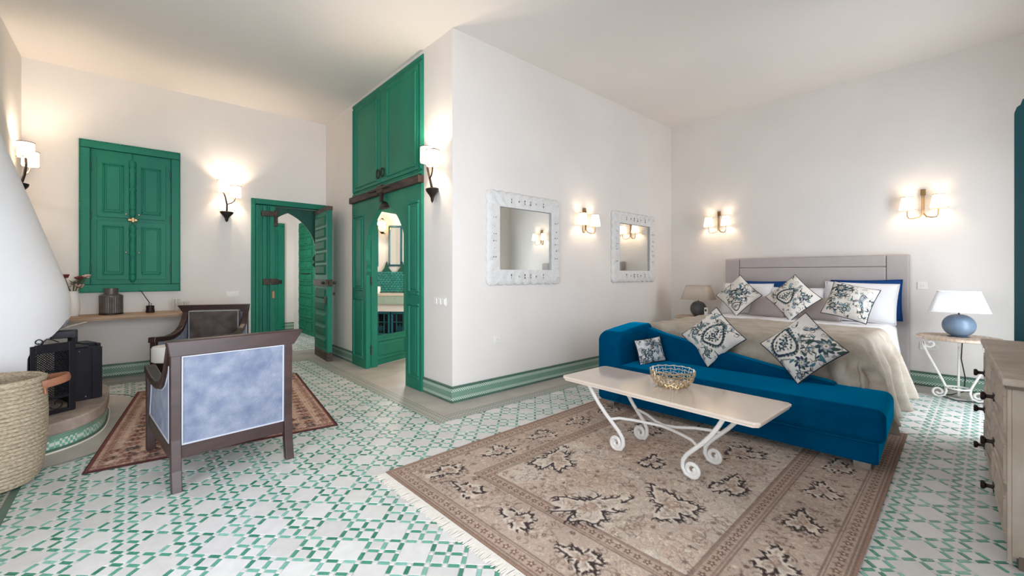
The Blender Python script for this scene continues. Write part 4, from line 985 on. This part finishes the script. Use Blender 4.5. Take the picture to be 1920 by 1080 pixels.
def feather(cv, x, y, L, an, q):
    for i in range(9):
        k = i/8; px_, py_ = x+L*k*math.cos(an+.5*k), y+L*k*math.sin(an+.5*k)
        for s in (-1, 1): cv.leaf(px_, py_, L*.34*(1-.5*k), L*.04, an+s*(.8-.3*k), q.choice((TEAL, (96, 140, 156), NAVY, GREY)))
def print_cushion(label, loc, wd, hd, t, seed, yaw, tilt, roll, layout, grp='floral printed cushions', base=(226, 220, 212)):
    e = thing('floral_cushion', label, 'cushion', loc, 0, grp); orient(e, yaw, tilt, roll); q = random.Random(seed)
    cv = Canvas(wd, hd, 400, base); W, H = wd, hd
    for i in range(16): vine(cv, q.uniform(.03, W-.03), q.uniform(.05, H-.05), q.uniform(0, 6.3), q.uniform(.12, .22), q, q.choice((TAUPE, (108, 104, 98))))
    for f, fx, fy, r, an in layout:
        x, y = fx*W, fy*H
        for k in range(60): pass
        cv.stamp(x, y, r*1.05, lin(base)[:3], .85)
        {'p': paisley, 'b': bloom}.get(f, lambda *a: feather(cv, x, y, r*2, an, q))(cv, x, y, r, q, an)
    for i in range(10): bloom(cv, q.uniform(0, W), q.uniform(0, H), .014, q, q.uniform(0, 6))
    cv.noise(2, .03, np.random.RandomState(seed)); cv.noise(25, .03, np.random.RandomState(seed+1))
    color_mesh('printed_front', cv, pillow_pts(cv.W, cv.H, wd, hd, t), 'printed_cotton', e)
    n = 24; MB().grid([r[::-1] for r in pillow_pts(n, n, wd, hd, t, True).tolist()]).build('back_cover', 'linen_throw', e, smooth=True, angle=180)
    MB().tube(outline(wd, hd), .0055, 6, closed=True).build('piping', 'piping_dark', e, smooth=True)
G_W = 'white bed pillows'
plain_pillow('bed_pillow', 'white pillow standing against the left side of the headboard', (6.50, 2.28, .94), .66, .46, .17, 'white_linen', grp=G_W)
plain_pillow('bed_pillow', 'white pillow in the middle of the bed behind the middle cushion', (6.47, 1.66, .92), .64, .42, .17, 'white_linen', tilt=R(24), grp=G_W)
plain_pillow('bed_pillow', 'large white pillow at the right side of the headboard', (6.47, 1.02, .96), .70, .48, .17, 'white_linen', roll=R(2), grp=G_W)
plain_pillow('blue_pillow', 'blue pillow showing behind the left white pillow', (6.63, 2.12, .965), .66, .46, .09, 'blue_linen', tilt=R(8), grp='blue bed pillows')
plain_pillow('blue_pillow', 'blue pillow showing behind the right white pillow', (6.62, .985, .985), .68, .48, .09, 'blue_linen', tilt=R(8), roll=R(-1), grp='blue bed pillows')
plain_pillow('grey_pillow', 'pale grey pillow between the left and middle floral cushions', (6.38, 1.97, .86), .42, .30, .14, 'grey_fabric', tilt=R(32), grp='grey bed pillows')
plain_pillow('grey_pillow', 'pale grey pillow between the middle and right floral cushions', (6.36, 1.36, .86), .42, .30, .14, 'grey_fabric', tilt=R(32), grp='grey bed pillows')
D45 = R(45)
print_cushion('floral cushion standing on its corner at the left of the bed', (6.19, 2.27, 1.00), .42, .42, .18, 31, FACE_NX, R(20), R(43), (('b', .52, .60, .075, .4), ('f', .25, .25, .05, 1.2), ('p', .80, .22, .06, 0), ('f', .8, .8, .04, 3)))
print_cushion('floral cushion standing on its corner in the middle of the bed', (6.12, 1.61, 1.00), .43, .43, .18, 32, FACE_NX, R(20), R(45), (('p', .42, .40, .105, .2), ('b', .78, .74, .05, 1), ('f', .2, .78, .05, 5), ('f', .84, .3, .05, 2)))
print_cushion('floral cushion leaning at the right side of the bed', (6.15, 1.05, .975), .44, .42, .18, 33, FACE_NX, R(24), R(14), (('b', .24, .80, .075, 0), ('f', .78, .72, .07, 4.4), ('f', .62, .22, .06, 2.4), ('b', .22, .24, .05, 2), ('b', .5, .2, .035, 1)))
print_cushion('left of the two large floral cushions on the sofa', (4.10, 1.735, .70), .42, .42, .19, 34, FACE_NX, R(24), R(43), (('p', .60, .56, .115, .4), ('b', .26, .30, .045, 0), ('f', .2, .74, .05, 1), ('b', .8, .2, .04, 1), ('f', .52, .16, .04, 2.6)))
print_cushion('right of the two large floral cushions on the sofa', (4.05, 1.00, .70), .43, .43, .19, 35, FACE_NX, R(26), R(44), (('b', .78, .80, .085, .3), ('p', .34, .30, .12, 1.0), ('b', .80, .30, .06, 2), ('f', .3, .74, .05, .6), ('b', .93, .12, .03, 1)))
print_cushion('small oblong floral cushion leaning on the sofa arm', (3.78, 2.20, .545), .31, .24, .11, 36, R(-22), R(16), R(-5), (('f', .62, .35, .055, 1), ('b', .36, .40, .045, 0), ('f', .25, .75, .04, 0)), 'floral printed cushions', (222, 222, 224))

# ------------------------------------------------------------------ coffee table and bowl
ct = thing('coffee_table', 'oblong coffee table with pale stone top and white scroll iron legs', 'coffee table', (2.77, 1.51, .0115), R(-1))
tp = [(-.255, -.71), (.255, -.71), (.28, -.685), (.28, .685), (.255, .71), (-.255, .71), (-.28, .685), (-.28, -.685)]
MB().prism(tp, .470, .489, 'z').build('stone_top', 'stone_top', ct, bevel=.006)
MB().prism([(x*.975, y*.985) for x, y in tp], .458, .470, 'z').build('under_edge', 'stone_top', ct)
for sx in (-1, 1):
    for sy in (-1, 1):
        P = [(.50, .455), (.462, .39), (.415, .32), (.36, .255), (.305, .20), (.255, .15), (.225, .105), (.222, .06), (.243, .024), (.282, .014)]
        c = (.282, .060); P += [(c[0]+r*math.cos(t), c[1]+r*math.sin(t)) for r, t in [(.048-.033*k/22, R(-90)+R(500)*k/22) for k in range(1, 23)]]
        MB().tube([(sx*(.155+.14*max(0, z-.1)), sy*y, z) for y, z in P],  .014, 8).build('leg', 'white_iron', ct, smooth=True)
    P = [(sx*.17, .33, .222), (sx*.13, .27, .235), (sx*.09, .18, .235), (sx*.035, .08, .225), (sx*.012, 0, .222), (sx*.035, -.08, .225), (sx*.09, -.18, .235), (sx*.13, -.27, .235), (sx*.17, -.33, .222)]
    MB().tube(P, .010, 8).build('stretcher', 'white_iron', ct, smooth=True)
MB().box(-.22, .22, .485, .515, .445, .458).build('top_bar', 'white_iron', ct); MB().box(-.22, .22, -.515, -.485, .445, .458).build('top_bar', 'white_iron', ct)
bw = thing('openwork_bowl', 'openwork metal bowl silver inside and brass outside on the coffee table', 'bowl', (2.86, 1.49, .501))
nC, nR = 16, 7; b = MB(); V = []; F = []; q = random.Random(4)
for k in range(nR+1):
    t = k/nR; r = .055+.095*math.sin(t*PI/2*.98)**.9; z = .002+.112*(1-math.cos(t*PI/2)); 
    for i in range(2*nC):
        an = 2*PI*(i+.5*0)/(2*nC)+q.uniform(-.05, .05); dz = (.006 if (i+k) % 2 else -.006)+q.uniform(-.002, .002)
        V.append((r*math.cos(an), r*math.sin(an), max(.002, z+(dz if 0 < k < nR else dz*.5))))
for k in range(nR):
    for i in range(k % 2, 2*nC, 2):
        g_ = lambda j: (i+j) % (2*nC); F.append((k*2*nC+g_(0), k*2*nC+g_(1), k*2*nC+g_(2), (k+1)*2*nC+g_(2), (k+1)*2*nC+g_(1), (k+1)*2*nC+g_(0)))
b.add(V, F); o = b.build('openwork_shell', 'brass_bowl', bw); wf = o.modifiers.new('wire', 'WIREFRAME'); wf.thickness = .010; wf.use_even_offset = False; wf.use_boundary = True
MB().lathe([(.055, 0), (.055, .004)], 24).build('base', 'brass_bowl', bw)

# ------------------------------------------------------------------ nightstands and table lamps
def nightstand(label, loc, rz):
    e = thing('nightstand', label, 'nightstand', loc, rz, 'round nightstands with white scroll legs')
    MB().lathe([(.30, .625), (.315, .632), (.315, .648), (.305, .655), (.01, .655)], 40).build('round_top', 'table_wood', e, smooth=True, angle=30)
    MB().tube([(.085*math.cos(t*PI/12), .085*math.sin(t*PI/12), .125) for t in range(24)], .009, 6, closed=True).build('ring_stretcher', 'white_iron', e, smooth=True)
    for an in (R(90), R(-90), 0):   # top volute, slanting shank, foot volute
        top = [(.205+(.012+.040*i/18)*math.cos(R(-330)+R(360)*i/18), .565+(.012+.040*i/18)*math.sin(R(-330)+R(360)*i/18)) for i in range(19)]
        P = top[:-1]+[(.256, .568), (.248, .52), (.222, .45), (.175, .34), (.128, .23), (.092, .14), (.084, .085), (.098, .035), (.14, .016)]
        P += [(.142+r*math.cos(t), .066+r*math.sin(t)) for r, t in [(.050-.036*i/18, R(-85)+R(430)*i/18) for i in range(1, 19)]]
        MB().tube([(x*math.cos(an), x*math.sin(an), z) for x, z in P], .0105, 7).build('scroll_leg', 'white_iron', e, smooth=True)
    return e
nightstand('round nightstand with white scroll legs right of the bed', (6.30, .195, 0), 0)
nightstand('round nightstand left of the bed behind the sofa arm', (6.38, 2.93, 0), 0)
def rr_rect(a_, b_, r, n=5):
    P = []
    for cx, cy, s in ((a_-r, b_-r, 0), (-a_+r, b_-r, 90), (-a_+r, -b_+r, 180), (a_-r, -b_+r, 270)):
        for i in range(n+1): t = R(s+90*i/n); P.append((cx+r*math.cos(t), cy+r*math.sin(t)))
    return P
def table_lamp(label, loc, rz, bm, sm_, br):
    e = thing('table_lamp', label, 'table lamp', loc, rz)
    pr = [(max(.002, br*math.sin(PI*i/16)**.9), .115-.115*math.cos(PI*i/16)) for i in range(17)]; pr[0] = (.07, .002); pr[1] = (.085, .006)
    MB().lathe(pr, 32).build('base', bm, e, smooth=True, angle=80)
    MB().tube([(0, 0, .22), (0, 0, .29)], .007, 8).build('stem', 'iron', e, smooth=True)
    lo, hi = rr_rect(.225, .15, .05), rr_rect(.155, .10, .035); b = MB()
    b.grid([[(x, y, .255) for x, y in lo]+[(lo[0][0], lo[0][1], .255)], [(x, y, .465) for x, y in hi]+[(hi[0][0], hi[0][1], .465)]])
    o = b.build('shade', sm_, e, smooth=True, angle=50); m_ = o.modifiers.new('solid', 'SOLIDIFY'); m_.thickness = .004
    MB().tube([(x, y, .465) for x, y in hi], .003, 5, closed=True).build('shade_trim', sm_, o); MB().tube([(x, y, .255) for x, y in lo], .003, 5, closed=True).build('shade_trim', sm_, o)
table_lamp('table lamp with blue-grey round base and white shade on right nightstand', (6.30, .19, .656), R(-90), 'ceramic_blue', 'shade_white', .125)
table_lamp('table lamp with dark grey round base and beige shade on left nightstand', (6.36, 2.90, .656), R(-90), 'ceramic_grey', 'shade_beige', .115)
ph = thing('telephone', 'white handset telephone beside the dark grey lamp', 'telephone', (6.22, 2.72, .656), R(-95))
MB().box(-.024, .024, -.015, .015, 0, .15).build('handset', 'plastic_white', ph, bevel=.005); MB().box(-.014, .014, -.0165, -.014, .095, .125).build('screen', 'screen_dark', ph); MB().box(-.04, .04, -.03, .03, 0, .015).build('cradle', 'plastic_white', ph, bevel=.004)
tag(MB().tube([(6.55, .17, .62), (6.54, .18, .4), (6.53, .15, .2), (6.55, .16, .05), (6.52, .25, .008), (6.40, .34, .008), (6.25, .2, .008), (6.35, -.05, .008), (6.7, .0, .008)], .005, 6).build('lamp_cord', 'black_cord', smooth=True), 'black lamp cord hanging behind the right nightstand', 'cord')

# ------------------------------------------------------------------ dresser
dr = thing('dresser', 'distressed beige dresser with dark knobs against the right wall', 'dresser', (2.86, -.045, 0), R(180+2.6))
# local: front faces -y (towards +Y of the room after the turn); x runs from the far end... mirrored so that x = -length
DL, DD = 1.64, .49
MB().box(-DL+.02, -.03, .03, DD, .05, .80).build('carcass', 'dresser_paint', dr, bevel=.004)
tpo = MB().box(-DL, .0, 0, DD+.02, .805, .84).build('top', 'dresser_paint', dr, bevel=.008); MB().box(-DL+.015, -.015, .012, DD, .79, .805).build('top_moulding', 'dresser_dark', tpo)
for x in (-DL+.02, -.075): MB().raised(x, x+.045, .02, .79, .03, .012, .004).build('corner_pilaster', 'dresser_paint', dr)
for x, y in ((-DL+.02, .05), (-.11, .05), (-DL+.02, .4), (-.11, .4)): MB().box(x, x+.08, y, y+.08, 0, .06).build('foot', 'dresser_dark', dr)
for k in range(3):
    for j in range(2):
        x0 = -DL+.075+j*.75; x1 = x0+.735; z0 = .09+k*.232; z1 = z0+.22
        d_ = MB().raised(x0, x1, z0, z1, .03, .012, .005).build('drawer', 'dresser_paint', dr)
        MB().mould(x0+.02, x1-.02, z0+.02, z1-.02, .018, .016, .008).build('drawer_moulding', 'dresser_paint', d_)
        cx, cz = (x0+x1)/2, (z0+z1)/2; dm = [(x0+.05, cz), (cx, z1-.04), (x1-.05, cz), (cx, z0+.04)]
        V = [(x, .018, z) for x, z in dm]+[(cx, -.004, cz)]; b = MB().add(V, [(1, 0, 4), (2, 1, 4), (3, 2, 4), (0, 3, 4)]); b.build('diamond_relief', 'dresser_paint', d_)
        kb = MB().lathe([(.013, 0), (.009, .012), (.010, .026), (.020, .033), (.022, .042), (.017, .047)], 14); kb.v = [(x+cx, -.0-z, y+cz) for x, y, z in kb.v]
        kb.box(cx-.03, cx+.03, -.004, .0, cz-.018, cz+.018); kb.build('knob', 'knob_iron', d_, smooth=True)

# ------------------------------------------------------------------ bathroom seen in the mirrored leaf
vn = thing('washstand', 'tiled washstand with lattice doors reflected in the mirrored door', 'washstand', (5.43, 5.5, 0), FACE_NX)
MB().box(0, 1.7, -.55, 0, .86, .91).build('counter', 'stone_top', vn, bevel=.006); MB().box(0, 1.7, -.54, 0, .70, .86).build('tile_band', 'mosaic_check', vn); MB().box(0, .18, -.50, 0, 0, .70).box(.98, 1.7, -.50, 0, 0, .70).box(.18, .98, -.5, 0, .55, .7).box(.18, .98, -.5, 0, 0, .06).build('plinth', 'plaster', vn)
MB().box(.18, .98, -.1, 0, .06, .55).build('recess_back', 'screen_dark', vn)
for x0 in (.2, .59):
    ld = MB().mould(x0, x0+.37, .07, .54, -.48, .045, .02).build('lattice_door', 'teal_door', vn)
    b = MB().box(x0+.03, x0+.34, -.49, -.47, .33, .345).box(x0+.11, x0+.125, -.49, -.47, .09, .52).box(x0+.245, x0+.26, -.49, -.47, .09, .52)
    for k in range(4): a_ = k*PI/4; b.bar((x0+.185-.09*math.cos(a_), -.48, .21-.09*math.sin(a_)), (x0+.185+.09*math.cos(a_), -.48, .21+.09*math.sin(a_)), .006, .006)
    b.tube([(x0+.185+.05*math.cos(t*PI/4), -.48, .21+.05*math.sin(t*PI/4)) for t in range(8)], .006, 4, closed=True); b.build('lattice', 'teal_door', ld)
bt = thing('tiled_splashback', 'teal scale-tiled splashback with pointed top above the washstand', 'splashback', (5.435, 5.5, .915), FACE_NX)
pts = [(0, 0), (1.7, 0), (1.7, .45)]; n = 5
for i in range(n, 0, -1): x = 1.7*i/n; pts += [(x-.06, .42), (x-.12, .50), (x-.17, .64), (x-.22, .50), (x-.28, .42)]
pts += [(0, .45)]; MB().prism(pts, -.02, 0, 'y').build('backing', 'green_dark', bt); 
for k in range(9):
    for j in range(24):
        x = .035+j*.07+(k % 2)*.035
        if x > 1.66: continue
        MB().prism([(x-.033, k*.047+.046), (x-.033, k*.047+.02), (x, k*.047+.0), (x+.033, k*.047+.02), (x+.033, k*.047+.046)], -.026-.001*(k % 3), -.02, 'y').build('scale_tile', 'bath_teal', bt)
ln = thing('wall_lantern', 'glowing glass wall lantern above the washstand', 'wall lamp', (5.45, 4.60, 2.12), FACE_NX)
MB().lathe([(.05, .05), (.085, .12), (.085, .22), (.05, .28)], 6, (0, -.14, 0)).build('glass_panes', 'lantern_lit', ln); b = MB()
for k in range(6):
    a_ = k*PI/3; b.tube([(r*math.cos(a_), -.14+r*math.sin(a_), z) for r, z in ((.052, .05), (.088, .12), (.088, .22), (.052, .28), (.01, .33))], .005, 5)
b.build('lantern_ribs', 'iron', ln); MB().lathe([(.01, 0), (.04, .03), (.05, .05)], 12, (0, -.14, 0)).build('bottom_cup', 'iron', ln, smooth=True); MB().tube([(0, 0, .02), (0, -.14, .02)], .01).build('wall_arm', 'iron', ln)
bulb(ln, (0, -.30, .2), 14)
for y_, lb in ((4.46, 'teal framed bathroom mirror left of the lantern'), (4.98, 'teal framed bathroom mirror right of the lantern')):
    m_ = thing('bathroom_mirror', lb, 'mirror', (5.45, y_, 1.45), FACE_NX); 
    MB().mould(-.0, .30, 0, .86, 0, .05, .04).build('frame', 'teal_door', m_); MB().box(.04, .26, -.012, 0, .04, .82).build('glass', 'mirror', m_)
tag(MB().lathe([(.06, 0), (.075, .03), (.075, .12), (.07, .125)], 20, (5.15, 4.55, .911)).build('white_pot', 'plastic_white', smooth=True), 'small white pot on the bathroom counter', 'pot')
